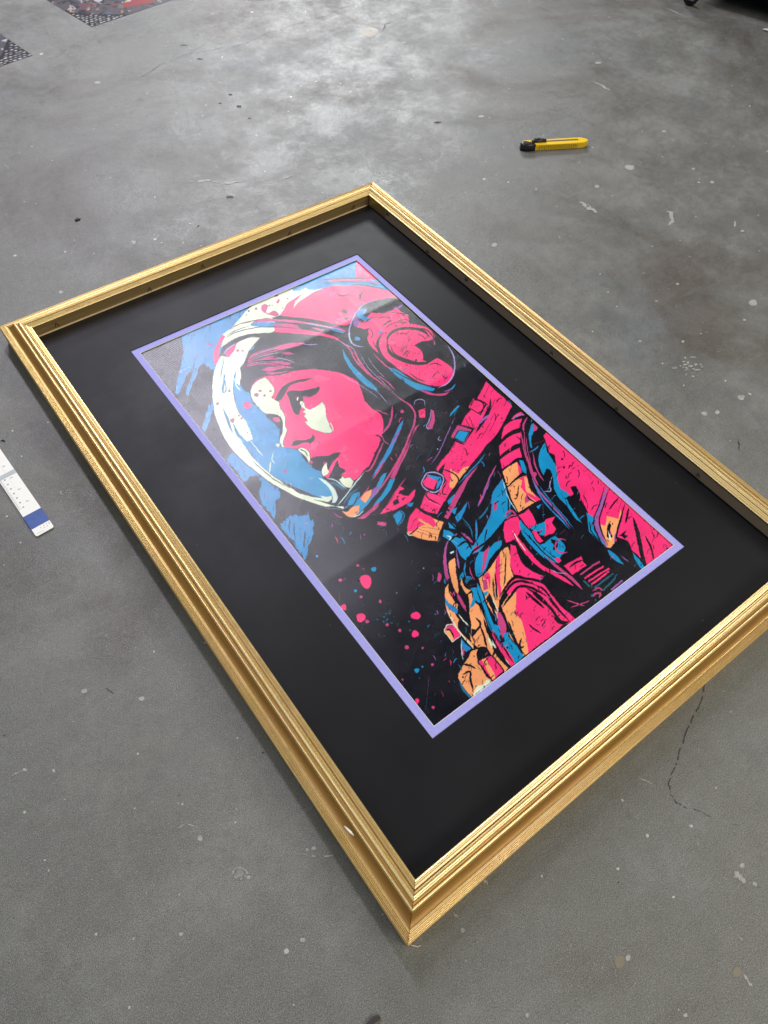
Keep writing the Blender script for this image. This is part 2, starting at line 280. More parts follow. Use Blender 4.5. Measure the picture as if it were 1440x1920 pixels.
# ------------------------------------------------------------------ rasterise the ink shapes on the sheet of the print
# ------------------------------------------------------------------ the printed picture
# Every inked shape of the print as an outline; tiles give the origin and scale the outlines were measured in.
TILES = {1: (380, 480, 4.8), 2: (620, 480, 4.8), 3: (380, 700, 4.8), 4: (620, 700, 4.8), 5: (240, 560, 6.4),
         6: (860, 700, 4.8), 7: (980, 860, 4.8), 8: (720, 900, 4.8), 9: (780, 1080, 4.8), 10: (480, 920, 4.8), 11: (560, 1100, 4.8)}
INK = {'k': (7, 7, 20), 'n': (20, 18, 28), 'p': (255, 48, 122), 'P': (236, 28, 104), 'c': (12, 146, 200), 'b': (30, 138, 200), 'C': (16, 110, 150),
       'o': (252, 168, 108), 'w': (226, 238, 208), 'W': (196, 232, 232), 'u': (150, 92, 168), 'l': (170, 160, 215),
       'm': (96, 28, 62), 'q': (200, 66, 128), 'd': (150, 92, 100), 't': (18, 96, 116)}
ART = []
def F(t, c, s, o=0, oc='k', sm=1): ART.append(('f', t, c, s, o, oc, sm))      # filled outline, optional ink line round it
def L(t, c, w, s, tp=1): ART.append(('l', t, c, s, w, tp, 0))                # brush line, width in photo pixels, tapered ends
def FA(t, c, s, al): ART.append(('a', t, c, s, al, 0, 1))                     # thin wash of ink over what is there
def D(t, c, s): ART.append(('d', t, c, s, 0, 0, 0))                          # dots x,y,r[,squash]

# sky blue behind the helmet
F(5, 'b', '640,450 655,560 660,640 640,760 600,900 575,1040 562,1130 600,1150 650,1030 690,950 730,870 762,825 780,850 745,960 705,1080 690,1160 722,1165 760,1050 800,960 832,880 860,805 900,780 945,800 1000,850 1060,850 1120,600 1290,380 1500,0 640,380')
F(5, 'b', '1010,1225 960,1300 920,1420 882,1560 930,1592 970,1490 1010,1340 1030,1270')
F(3, 'b', '215,790 240,740 270,715 330,750 440,840 520,930 640,1010 700,1060 690,1110 650,1150 655,1200 640,1300 560,1200 520,1130 505,1060 525,1000 520,960 470,915 430,925 395,960 370,960 300,880 250,820')
L(3, 'b', 4, '600,1130 610,1210 640,1300')
L(3, 'b', 3, '650,1150 650,1220 640,1310')
F(10, 'b', '215,295 250,262 290,235 330,215 362,203 400,218 440,222 470,215 482,250 522,265 520,300 512,340 515,380 500,430 478,470 462,540 448,600 425,590 330,450 240,350')
L(10, 'k', 1.6, '300,380 296,330 304,260'); L(10, 'k', 1.4, '345,300 340,360 350,420'); L(10, 'k', 2, '440,360 436,430 428,520'); L(10, 'k', 1.6, '480,390 474,450'); L(10, 'k', 1.2, '385,500 378,560')
L(10, 'k', 1.2, '255,320 262,380'); L(10, 'k', 1.2, '400,330 396,400')
L(3, 'k', 1.4, '290,770 300,830'); L(3, 'k', 1.4, '330,800 345,850'); L(3, 'k', 1.4, '245,780 262,820'); L(5, 'q', 2, '980,520 975,550'); D(5, 'q', '965,535,16,.6 990,545,10')
L(5, 'q', 1.5, '820,620 800,720'); L(5, 'k', 1.0, '700,470 660,650')
ART.append(('x',) + (0,) * 6)
# glass of the visor
F(3, 'b', '280,0 200,120 200,300 250,430 330,580 430,720 540,850 700,960 830,1020 960,1075 1080,1120 1150,1150 1170,1080 1140,1020 1080,930 1060,880 940,800 850,690 700,660 690,560 700,480 560,360 440,240 430,130 470,40 420,-60 330,-200 300,-100')
FA(3, 'c', '400,560 560,620 690,700 860,720 950,830 1060,910 1130,1010 1168,1080 1150,1140 1080,1118 960,1070 840,1020 720,945 600,880 480,700', .35)
FA(3, 'c', '500,700 620,700 720,690 860,730 950,835 1060,912 1130,1010 1165,1080 1140,1135 1080,1118 960,1070 840,1020 720,945 620,880', .4)
FA(3, 'c', '640,800 760,760 880,800 960,880 1060,930 1120,1010 1150,1080 1080,1110 960,1065 840,1015 740,940', .5)
L(3, 'b', 7, '600,800 700,790 790,740'); L(3, 'b', 6, '880,930 960,970 1040,1010'); L(3, 'c', 9, '380,400 450,500 520,560')
D(3, 'q', '405,285,36,.9'); D(3, 'p', '405,285,26,.8')
L(3, 'W', 1.4, '500,540 485,600'); L(3, 'W', 1.6, '640,700 625,780 655,810'); L(3, 'W', 1.3, '610,790 608,880'); L(3, 'W', 1.6, '750,790 735,860'); L(3, 'W', 1.2, '860,760 845,840'); D(3, 'q', '742,878,12,1.3')
# pink dome, strip behind it
F(2, 'b', '-640,200 -100,40 235,30 240,190 260,205 440,210 560,330 400,280 200,255 0,268 -300,340', sm=0)
F(2, 'p', '236,30 260,20 445,205 350,200 222,198', sm=0)
F(1, 'p', '690,530 720,480 760,420 830,365 930,320 1090,285 1180,265 1300,258 1440,262 1552,275 1672,310 1762,385 1560,395 1480,420 1400,480 1370,560 1340,600 1240,628 1120,595 1000,572 860,552')
L(2, 'l', 2.6, '-60,210 100,200 260,200 430,215'); L(2, 'q', 3, '-80,228 120,212 280,216 440,235'); L(2, 'k', 1.6, '-120,214 60,200 230,196 420,208')
L(2, 'k', 1.6, '-60,240 140,226 300,236 460,262'); L(2, 'c', 3.4, '180,236 340,250 480,285'); L(2, 'k', 1.6, '200,252 360,268 520,306')
L(2, 'q', 1.4, '165,90 160,130'); L(2, 'k', 1.2, '290,120 310,130'); L(2, 'k', 2, '370,170 375,200')
# cream highlight on the dome
F(1, 'w', '200,720 265,640 330,560 400,480 460,430 530,400 640,345 800,290 860,272 900,268 960,300 1090,285 1000,320 950,352 900,385 860,415 815,468 832,410 880,355 930,318 850,362 800,395 760,425 735,470 715,500 690,528 650,545 560,555 470,575 380,592 300,640')
F(1, 'b', '808,292 900,268 930,278 880,305 815,312'); L(1, 'W', 2, '900,270 880,320'); L(1, 'w', 3, '930,280 905,330')
F(1, 'q', '560,425 590,440 580,470 570,500 600,520 560,510 528,480 530,440'); F(1, 'q', '610,500 640,485 670,500 690,525 660,540 620,530 575,522'); L(1, 'q', 4, '690,380 675,410 665,420')
L(1, 'q', 3.5, '640,355 660,352 680,350'); D(1, 'd', '480,470,13 413,490,10 393,525,7 765,378,8 600,440,8 625,440,6 720,465,6')
L(1, 'd', 1.5, '600,440 620,435'); L(1, 'd', 1.5, '700,430 725,445')
for q in ('1000,410 1030,330', '965,490 950,560', '1260,262 1250,285', '1240,350 1330,340', '960,340 965,440'): L(1, 'P' if q[0] == '9' else 'm', 1.4, q)
L(2, 'k', 1.5, '70,320 72,345 110,355 150,345 190,325'); L(2, 'k', 2.6, '290,305 270,350 262,395'); L(2, 'k', 1.2, '100,290 130,315'); L(2, 'k', 1.5, '515,325 505,370'); L(2, 'k', 1.6, '420,370 450,378')
L(2, 'k', 1.2, '180,405 200,412'); L(2, 'k', 1.0, '110,262 105,280')
F(2, 'm', '90,485 120,470 140,480 160,500 140,520 110,505'); F(2, 'm', '120,540 170,560 150,580 125,570'); L(1, 'k', 2, '970,490 960,545'); L(1, 'k', 1.4, '1240,490 1330,500')
# bands of the helmet rim
F(1, 'p', '100,955 95,900 108,830 140,765 178,702 205,718 165,775 150,850 142,930 112,978', 1, 'd')
F(1, 'w', '178,702 220,670 300,625 400,595 500,570 640,550 655,600 650,668 620,684 430,695 320,725 230,772 165,820 180,760 205,720')
F(1, 'q', '470,572 560,560 700,562 900,582 1100,615 1290,665 1290,690 1100,640 900,605 700,588 560,590 440,602')
F(1, 'n', '620,548 700,542 860,548 1000,566 1240,620 1330,640 1330,670 1240,652 1100,618 900,584 760,566 640,560')
F(1, 'b', '432,602 500,592 640,592 640,632 560,636 430,622'); F(1, 'C', '640,592 760,600 760,616 640,616')
F(1, 'q', '640,606 860,620 900,660 640,650'); F(1, 'n', '840,600 1000,612 1150,650 1290,690 1290,760 1150,700 1000,668 880,650')
L(1, 'q', 3, '980,640 1060,660 1100,668'); L(1, 'b', 3.4, '1150,656 1220,672 1280,688'); L(1, 'l', 1.6, '900,596 1080,628 1280,668')
F(1, 'p', '640,645 800,650 960,668 1100,698 1240,745 1310,810 1345,880 1350,930 1320,860 1260,790 1150,742 1000,712 800,690 650,682')
F(1, 'w', '300,672 400,650 520,640 645,642 650,662 640,676 500,682 380,690 300,708 220,742 240,702')
L(1, 'k', 1.3, '205,735 280,690 400,655 500,636 700,636 860,648'); L(1, 'k', 1.1, '215,715 300,665 420,625'); L(1, 'k', 1.1, '265,632 400,588 520,566')
L(1, 'd', 1, '230,668 330,610 430,592')
# hair and hood
F(1, 'n', '150,960 158,880 210,790 330,728 480,694 700,688 900,700 1100,722 1250,770 1310,830 1350,940 1460,1110 1480,1180 1380,1130 1280,1050 1130,1022 1000,1012 870,1022 700,1062 560,1074 480,1112 436,1180 432,1240 380,1210 335,1150 325,1060 350,980 395,900 420,850 470,790 525,732 430,722 330,752 240,805 190,870')
F(1, 'w', '200,900 240,905 300,790 340,760 430,728 520,728 470,780 425,835 405,870 370,960 335,1000 345,1060 335,1130 330,1200 295,1140 285,1060 275,1080 272,1200 285,1300 310,1380 340,1440 110,1440 92,1340 84,1200 92,1090 125,965 165,890')
F(1, 'p', '215,850 250,815 305,788 285,840 232,905 200,880'); L(1, 'l', 2, '180,890 215,840 300,780'); 
F(1, 'c', '430,830 465,795 460,830 400,860'); 
for q in ('420,900 520,850 640,815 780,780 920,775 880,800 760,830 640,855 500,880 400,975', '380,975 450,945 560,900 650,895 700,880 560,930 480,960',
          '520,1020 600,990 740,985 820,1000 700,1010 600,1035', '600,915 700,940 800,960 780,975 680,965 580,940', '700,870 780,862 830,880 760,885', '560,1045 680,1040 790,1025 700,1050 600,1062'):
    F(1, 'q', q)
F(1, 'p', '480,870 600,840 740,800 900,782 860,800 700,830 560,862 460,905')
L(1, 'q', 1.6, '930,900 1030,912'); L(1, 'l', 1.2, '600,905 760,930 830,960'); L(1, 'l', 1, '860,780 960,795 1040,790'); L(1, 'm', 2, '640,1005 760,1003'); L(1, 'q', 1, '900,1000 1050,985')
GA = [(440, 900), (560, 850), (700, 815), (830, 795), (960, 800)]; GB = [(360, 1010), (520, 985), (700, 1000), (860, 1010), (1080, 1015)]
for k_ in range(26):
    t_ = (k_ * .618) % 1; w_ = .02 * ((k_ * 7) % 5 - 2); a_ = (k_ * 3) % 3
    pts_ = ' '.join('%.0f,%.0f' % (x0_ + (x1_ - x0_) * min(1, max(0, t_ + w_ * n_)), y0_ + (y1_ - y0_) * min(1, max(0, t_ + w_ * n_))) for n_, ((x0_, y0_), (x1_, y1_)) in enumerate(list(zip(GA, GB))[a_:a_ + 3]))
    L(1, 'knqPkul'[k_ % 7], (1.6, 1.8, 1.0, 1.2, 1.3, .9, .8)[k_ % 7], pts_)
for q in ('700,720 900,730 1100,770', '760,760 960,765 1160,800', '980,850 1120,860 1240,900', '900,930 1080,945 1260,1000', '1000,900 1150,920 1300,980'): L(1, 'k', 1.4, q)
# face
F(3, 'p', '430,150 440,100 480,55 560,18 700,8 790,-20 870,-36 1000,-46 1130,-31 1230,-14 1310,20 1390,60 1415,110 1440,180 1460,240 1540,320 1600,360 1622,400 1630,480 1615,560 1590,640 1550,720 1500,830 1450,870 1400,940 1360,968 1300,1000 1220,955 1120,940 1080,905 1070,870 1000,850 950,800 945,770 960,740 940,690 860,680 780,672 720,662 695,610 700,560 720,520 715,440 700,390 680,370 570,362 500,300 440,230', 1.2, 'k')
F(3, 'w', '428,170 440,120 470,75 520,45 560,28 590,55 615,85 640,122 645,170 622,212 690,262 700,310 730,350 745,400 742,460 760,505 742,560 722,635 745,668 712,660 692,615 698,570 718,520 720,450 708,402 670,370 620,362 566,358 500,300 445,232', .8, 'k')
F(3, 'n', '566,356 620,366 668,376 700,400 716,450 716,512 690,500 645,452 600,412 575,390'); F(3, 'q', '640,385 690,392 700,430 660,435 625,410'); L(3, 'w', 1.5, '610,415 660,445')
D(3, 'd', '517,153,15,.8 482,190,21,.9 556,194,13,.8 610,155,12,.8'); L(3, 'C', 1.8, '530,75 515,85'); L(3, 'd', 1.6, '618,205 645,235'); L(3, 'k', 1.2, '655,340 685,352')
F(3, 'n', '650,235 672,180 720,115 780,78 880,50 1005,32 930,62 830,86 775,118 738,180 715,225 690,245 660,240')
F(3, 'n', '752,170 800,150 880,152 960,138 1050,114 1052,142 1022,182 975,205 925,216 905,240 900,275 880,325 868,370 840,365 812,330 790,270 772,215')
F(3, 'q', '900,205 950,198 925,222 905,230'); F(3, 'm', '820,200 860,190 880,215 860,250 832,240'); F(3, 'w', '848,218 860,205 862,236 852,240'); F(3, 'w', '880,245 905,250 888,290 872,270')
L(3, 'k', 1.6, '800,320 850,390'); L(3, 'k', 1.4, '810,350 860,420')
F(3, 'w', '882,290 912,252 925,300 962,320 1020,292 1048,272 1076,250 1102,290 1112,380 1135,440 1168,520 1150,535 1050,520 980,492 942,462 915,430 942,425 912,382 928,358 896,342 925,322', .8, 'm')
L(3, 'w', 1.8, '1145,440 1165,470 1172,520'); L(3, 'd', 1, '1020,320 1012,352')
F(3, 'n', '800,648 815,615 850,600 900,602 950,590 982,570 988,542 1010,575 1000,605 968,632 945,622 890,628 842,648')
F(3, 'w', '850,680 890,668 932,680 962,712 968,770 985,840 955,812 938,770 925,748 880,712', 1, 'k'); L(3, 'k', 1.5, '870,680 925,705 945,750')
F(3, 'n', '955,805 975,765 1005,748 1065,742 1130,737 1185,712 1245,708 1205,765 1165,805 1150,860 1130,905 1085,900 1072,880 1015,862')
F(3, 'q', '1085,800 1105,790 1115,800 1090,825'); F(3, 'q', '960,790 985,780 995,810 975,815'); F(3, 'p', '1140,850 1160,815 1210,765 1195,800 1160,870 1140,915 1115,935 1095,920')
F(3, 'w', '1072,885 1085,835 1122,798 1118,840 1138,880 1120,905 1085,920'); L(3, 'q', 1.4, '1095,850 1120,885'); L(3, 'q', 1.4, '1085,875 1105,900')
F(3, 'n', '1130,940 1158,885 1198,800 1215,775 1228,832 1270,858 1288,882 1255,905 1245,930 1218,952 1165,948'); L(3, 'C', 1.4, '1160,940 1200,850')
# jaw, neck and throat
F(3, 'n', '1110,945 1180,948 1232,985 1290,1030 1335,1040 1215,1195 1190,1180 1200,1110 1180,1050 1140,1000')
F(3, 'w', '1225,948 1250,932 1262,910 1272,935 1330,930 1362,968 1335,1032 1290,1020 1250,990', .8, 'k')
L(3, 'W', 1.6, '1120,942 1180,952 1240,992 1300,1042'); L(3, 'C', 4, '1150,975 1215,1000 1280,1050')
F(3, 'W', '1040,935 1100,955 1160,1005 1200,1060 1214,1120 1195,1160 1165,1160 1168,1090 1140,1035 1098,988'); F(3, 'w', '1085,955 1150,1010 1190,1065 1200,1130 1180,1140 1178,1080 1140,1025')
# cream ring of the visor
F(3, 'w', '84,100 90,250 112,380 158,505 220,625 290,715 380,805 480,885 600,975 720,1045 880,1125 1000,1165 1100,1195 1200,1192 1270,1198 1265,1215 1180,1188 1150,1180 1000,1130 880,1082 840,1060 805,1030 770,1022 700,968 605,902 530,838 440,742 380,655 330,570 300,500 345,555 400,610 450,590 432,520 405,462 385,420 330,350 298,275 280,190 272,90 285,0 110,-40')
L(3, 'k', 1, '84,100 90,250 112,380 158,505 220,625 290,715 380,805 480,885 600,975 720,1045 880,1125 1000,1165 1100,1195'); L(3, 'k', 1, '272,90 280,190 298,275 330,350 385,420')
F(3, 'w', '880,1078 960,1100 1080,1120 1060,1095 1110,1108 1160,1098 1168,1130 1140,1160 1050,1150 940,1118'); L(3, 'k', 1.4, '1000,1130 1080,1150 1140,1155 1168,1120')
L(3, 'w', 2, '600,900 606,840 612,790'); L(3, 'w', 2.4, '760,1010 752,970'); L(3, 'w', 3, '800,1030 790,985'); L(3, 'w', 2, '505,820 490,760')
L(3, 'w', 1.8, '425,600 490,680 545,745'); L(3, 'w', 2, '650,628 690,640'); D(3, 'w', '676,645,16,1')
F(3, 'C', '180,300 200,340 240,420 262,500 275,540 240,490 210,410 188,350'); F(3, 'C', '270,430 300,490 330,550 370,600 330,580 290,520'); L(3, 'b', 3, '310,520 380,640 470,760')
L(3, 'k', 1.4, '440,782 540,870 640,950 740,1010'); L(3, 'C', 2.2, '187,60 190,170 186,0'); L(3, 'C', 1.6, '250,520 268,550')
D(3, 'd', '135,267,14,.9 268,420,21,1 240,152,11 243,133,5 348,400,10 325,375,8 400,530,6 435,540,6 240,362,6')
D(1, 'd', '315,845,14,.8 358,848,10,.8 240,1210,11 243,1190,5 133,1325,13'); L(1, 'C', 2.4, '200,1050 190,1130 187,1230'); L(1, 'C', 1.6, '180,900 182,960 170,1020 160,1110'); L(1, 'C', 1.6, '215,905 195,960')
F(1, 'b', '300,1140 330,1160 340,1195 310,1190'); L(1, 'C', 2, '300,1030 290,1100 300,1160')
F(1, 'b', '280,1160 330,1200 420,1225 440,1300 520,1400 560,1440 350,1440 300,1340'); D(1, 'q', '405,1340,38,.9'); D(1, 'p', '403,1342,28,.8'); L(1, 'W', 2, '290,1090 300,1160 345,1205')
# ear piece
F(2, 'n', '165,740 168,650 200,570 232,490 290,430 420,392 600,380 700,470 760,620 420,700 400,900 200,820')
F(2, 'k', '60,760 170,640 330,660 420,800 640,1000 800,1200 760,1290 520,1230 400,1200 200,1080 60,900')
F(2, 'p', '290,600 330,545 362,508 420,512 470,495 545,490 590,458 640,500 705,532 712,600 770,612 855,634 925,690 940,720 900,752 860,760 812,765 755,800 790,812 828,870 832,925 885,948 960,912 1040,962 1095,1008 1102,1070 1062,1138 985,1170 900,1162 800,1128 715,1078 600,1008 500,925 405,850 352,790 330,730 344,692 300,655 240,640 200,610 215,560')
F(2, 'k', '240,640 290,650 345,690 330,730 290,720 200,700 200,640')
for q in ('300,655 350,640 330,690', '395,500 440,480 520,500 470,512', '620,505 670,515 660,540'): F(2, 'k', q)
F(2, 'b', '235,520 262,480 330,470 322,500 290,535 380,572 330,580 250,560'); F(2, 'u', '205,560 240,545 260,600 240,640 200,620')
L(2, 'u', 3.4, '560,470 640,440 640,410'); L(2, 'n', 3, '590,400 650,430 700,520')
F(2, 'k', '755,802 800,772 870,760 905,750 935,720 1010,752 1070,830 1108,905 1114,985 1095,1008 1035,955 960,906 900,948 832,935 838,872 800,830')
L(2, 'q', 2, '880,700 930,760 935,800'); L(2, 'q', 2, '985,740 1010,760'); L(2, 'q', 2.6, '880,790 890,800')
L(2, 'k', 4.2, '470,690 425,760 430,840 480,920 560,985 650,1060 740,1100'); L(2, 'k', 1.4, '480,660 540,610 620,590 700,600'); L(2, 'k', 1.4, '600,580 700,575 710,600'); L(2, 'k', 1.4, '540,500 640,515 700,522')
L(2, 'b', 4, '430,700 450,675 465,690'); D(2, 'k', '498,692,9 590,625,7')
L(2, 'k', 4.2, '505,790 520,720 570,670 650,648 760,650 850,680 890,730'); L(2, 'k', 5, '508,770 520,840 560,890 640,930 760,962 860,958 930,925'); L(2, 'k', 1.8, '535,800 570,870 650,915 760,945'); L(2, 'k', 1.8, '770,640 860,660 920,720 930,780')
for q in ('660,760 625,860', '690,770 670,880', '660,900 680,990', '745,850 740,960', '715,960 725,1030', '645,680 640,710', '745,610 735,720', '800,690 812,720', '870,960 868,1010', '800,1040 800,1090', '1030,1020 1022,1085', '1045,1030 1035,1080', '560,840 540,800', '590,780 640,770', '870,740 830,720', '770,650 780,620', '610,880 690,960', '540,690 570,680', '700,850 690,900', '575,740 560,760', '965,930 960,990', '770,1080 780,1180'): L(2, 'k', 1.7, q)
D(2, 'k', '665,935,14 640,910,8 520,800,9 770,935,12 690,980,7 600,960,4 560,930,4 705,720,4 590,715,4 620,820,4 730,800,4 760,870,5 930,1010,4 850,1060,4 980,1130,4 770,1010,4 900,1100,3 620,1000,4 550,760,4 500,860,4 460,600,3 420,560,3 520,560,3 600,540,3')
F(2, 'c', '520,1005 560,1005 640,1050 720,1105 790,1145 880,1170 945,1190 920,1212 850,1205 790,1205 720,1170 640,1110 575,1060'); F(2, 'q', '380,860 440,920 510,985 560,1010 520,1005 450,950 400,890')
L(2, 'k', 1.6, '545,1010 640,1070 760,1130 900,1180'); F(2, 'q', '800,1205 860,1212 940,1235 1040,1228 1080,1205 1040,1245 940,1252 850,1232')
L(2, 'l', 2.2, '1050,795 1100,880 1118,990 1100,1080 1040,1150 960,1188'); L(2, 'l', 2.2, '420,392 300,432 222,520 178,620 164,710 185,775 240,805 300,815'); L(2, 'W', 1.4, '170,680 170,730 195,785'); L(2, 'u', 1.8, '1020,1220 1090,1190 1125,1145'); L(2, 'c', 2, '1080,1200 1105,1175 1122,1150'); L(2, 't', 2, '1190,930 1192,975')
D(2, 'b', '240,740,26,.75'); D(2, 'c', '242,741,15,.7')
F(2, 'c', '102,828 140,890 200,980 300,1080 380,1150 435,1212 340,1175 240,1090 170,1000 125,920')
L(2, 'q', 2.4, '0,728 90,765 170,830 220,930 320,1040 430,1120 540,1215'); L(2, 'q', 3.2, '208,828 235,900 290,990 400,1100'); L(2, 'q', 1.8, '425,1070 500,1120 580,1200'); L(2, 'l', 1, '40,740 130,790 190,820 220,850'); L(2, 'q', 2.4, '240,1150 320,1165'); L(2, 'b', 3.6, '0,655 60,668 120,688')
L(2, 'q', 2.4, '0,636 60,640 130,668')
# lower rim of the helmet
L(4, 'W', 1.8, '60,1190 180,1040 305,880'); L(4, 'q', 3, '310,880 350,862 420,740 478,610'); L(4, 'k', 2, '290,880 340,855 400,750 460,620'); L(4, 'q', 3.6, '556,290 552,370 525,460 458,548'); L(4, 'l', 1.2, '530,215 540,280'); L(4, 'q', 1.8, '400,320 470,350 525,370'); L(4, 'q', 1.2, '458,548 480,600 530,640')
L(4, 'k', 2.6, '400,552 440,565 460,600'); D(4, 'q', '642,340,18,.8')
L(4, 'q', 3, '540,165 640,235 725,295 762,370 748,460 705,570 650,700 560,860 470,1000 370,1120 240,1240')
F(4, 'q', '798,452 740,560 690,700 640,800 572,942 532,940 600,800 680,660 730,560 765,475'); L(4, 'm', 1.6, '760,500 700,640 600,840')
F(4, 'b', '660,408 642,470 590,600 545,700 480,805 400,902 366,936 420,840 500,705 560,585 620,455'); F(4, 'u', '640,480 590,590 540,660 520,720 560,600'); F(4, 'q', '500,760 440,872 375,966 330,1050 272,1130 255,1110 340,1000 400,905 460,810')
F(4, 'c', '470,905 505,890 480,960 400,1090 310,1200 240,1262 200,1270 262,1205 190,1190 100,1222 150,1180 200,1080 260,1062 272,1130 312,1160 380,1080'); F(4, 'u', '380,1040 440,1000 400,1080 350,1130')
F(4, 'o', '300,1078 345,1050 374,1040 352,1110 312,1162 268,1128'); F(4, 'o', '98,1235 150,1240 192,1200 262,1185 252,1240 222,1290 160,1284'); L(4, 'k', 1.2, '205,1250 240,1240'); L(4, 'k', 1.8, '120,1190 200,1180 250,1080'); L(4, 'k', 2.4, '240,1130 330,1020 400,930')
F(4, 'c', '530,950 578,940 540,1040 470,1130 398,1202 380,1190 440,1100 500,1010'); F(4, 'q', '400,1180 440,1150 430,1190 360,1255 300,1305 240,1300 320,1250'); L(4, 'W', 1.6, '180,1290 250,1270 300,1225'); L(4, 'W', 1.4, '240,1305 310,1290'); L(4, 'k', 2, '225,1295 330,1225 430,1100 520,950'); L(4, 'k', 1.5, '370,1190 460,1080 540,930')
L(4, 'C', 2.4, '110,1180 180,1080 260,1020'); L(4, 'b', 3, '150,1160 220,1070'); L(4, 'W', 2.4, '0,1190 110,1196'); L(4, 'W', 2, '-60,1210 115,1216'); L(4, 'q', 1.4, '25,1235 60,1280 110,1290'); L(4, 'l', 1.2, '60,1260 100,1300')
F(4, 'p', '618,1008 662,1030 640,1090 700,1100 745,1050 765,1038 740,1125 640,1192 560,1232 440,1262 520,1170 572,1092'); L(4, 'l', 1.4, '360,1268 440,1268'); L(4, 'q', 1.6, '680,935 620,1010 500,1190')
for q in ('620,1050 660,1040 650,1080 610,1080', '560,1150 600,1120 620,1160 570,1185', '590,1100 620,1095 600,1120', '500,1215 530,1215 515,1230', '640,1120 680,1110 650,1140'): F(4, 'k', q)
F(4, 'c', '556,1268 622,1228 652,1258 640,1310 598,1368 578,1320', 1.4, 'k'); L(4, 'b', 1.8, '620,1222 662,1262 645,1325 600,1372'); F(4, 'c', '690,1165 745,1160 735,1185 720,1200 695,1185'); L(4, 'q', 6, '420,1345 500,1352', 0); L(4, 'l', 1, '605,1385 612,1425'); L(4, 'C', 1.6, '115,1380 105,1440')
L(4, 't', 2, '650,860 690,770'); L(4, 'W', 1.2, '680,870 690,825'); L(4, 'W', 1.2, '700,860 712,820'); L(4, 'c', 2, '790,970 830,880'); L(4, 'b', 1.6, '862,780 935,630'); L(4, 'u', 1.6, '900,820 970,720 1020,610 1080,480 1120,390'); L(4, 'c', 3, '1070,385 1120,320 1160,285'); L(4, 'C', 3, '1110,380 1140,320'); D(4, 'W', '965,677,5')
L(4, 'l', 1, '840,540 850,560'); L(4, 'C', 2, '950,340 965,390'); L(4, 'C', 2, '985,350 995,395'); L(4, 'l', 1.2, '985,560 970,590 1000,600')
L(4, 'l', 1.2, '750,290 765,240 840,240 850,300'); L(4, 'q', 1.6, '780,262 820,268'); F(4, 'p', '790,330 852,310 850,400 800,395'); L(4, 'k', 2, '790,330 830,350'); F(4, 'q', '905,320 930,330 940,420 915,495 865,488 900,420'); L(4, 'l', 1.4, '905,315 885,430 862,485 910,498')
# strap with buckles
F(4, 'p', '1400,68 1490,155 1634,285 1556,440 1484,560 1402,642 1300,790 1250,840 1160,950 1080,1060 1000,1190 960,1262 900,1252 805,1205 830,1140 862,1062 1000,905 1035,800 962,880 950,860 1000,780 1070,700 1130,600 1200,400 1260,330 1330,200')
F(4, 'k', '1226,300 1282,205 1405,262 1352,375'); F(4, 'p', '1240,300 1285,222 1392,272 1345,362', 0, 'k'); L(4, 'k', 1.6, '1256,300 1292,236 1378,280 1335,350 1256,306'); L(4, 'k', 1.2, '1290,300 1340,285')
F(4, 'k', '1085,452 1270,480 1290,500 1200,640 1070,590'); F(4, 'q', '1084,570 1140,460 1268,500 1205,632'); F(4, 'c', '1112,580 1152,512 1252,520 1195,615', 1.8, 'k'); L(4, 'W', 1.4, '1160,510 1220,520')
L(4, 'k', 4, '1210,400 1250,470'); L(4, 'k', 3, '1250,380 1280,480'); L(4, 'k', 3, '1140,450 1290,490'); L(4, 'q', 2, '1150,455 1275,485')
F(4, 'k', '795,1000 870,870 1010,900 1040,960 960,1090 830,1040'); L(4, 'l', 2, '815,985 875,890 1005,918 1015,960 950,1066 835,1020 815,985', 0); F(4, 'p', '828,972 868,925 962,962 930,1042 850,1010'); F(4, 'b', '865,905 990,930 1000,970 950,1050 965,960 870,920')
F(4, 'o', '1078,852 1112,880 1150,902 1200,842 1262,828 1180,940 1105,1040 1062,1012 1080,950');
L(4, 'k', 2, '1000,850 1150,940 1090,1080'); L(4, 'k', 1.8, '1050,960 1010,1080 1050,1085'); L(4, 'k', 1.8, '1070,1000 1040,1070'); L(4, 'k', 2, '860,1070 870,1110 990,1180'); L(4, 'k', 2, '870,1060 1040,1120'); L(4, 'W', 1.4, '870,1140 990,1195'); L(4, 'q', 2, '820,1130 860,1140')
L(4, 'k', 3, '960,1280 1040,1150 1150,980 1290,800 1420,640'); L(4, 'k', 2, '905,1260 1030,1290')
for q in ('1300,540 1380,400 1440,280', '1440,220 1430,330 1320,520', '1350,585 1440,440', '1270,430 1240,390', '1380,210 1430,100', '1500,380 1430,520', '1480,350 1440,420', '1100,670 1130,620', '1590,230 1560,290', '1480,230 1400,420'): L(4, 'k', 3, q)
L(4, 'u', 4, '1320,460 1390,400 1430,370'); D(4, 'k', '1180,770,5 1240,720,6 1265,640,4 1140,740,4 1200,670,4 1100,800,5 1150,870,5 1510,370,7 1540,400,6 1370,475,6 870,1190,6 900,1210,5 1265,570,4 1220,860,6 1100,960,5 920,1230,8 950,1220,6')
F(4, 'b', '1050,1145 1120,1080 1110,1130 1060,1180'); F(4, 'q', '1335,820 1250,940 1170,1100 1055,1310 1020,1290 1120,1090 1220,935'); L(4, 'b', 1.4, '1400,720 1330,820'); L(4, 'q', 1.6, '1320,840 1240,960'); D(4, 'k', '1060,1230,10 1080,1200,7 1040,1260,8')
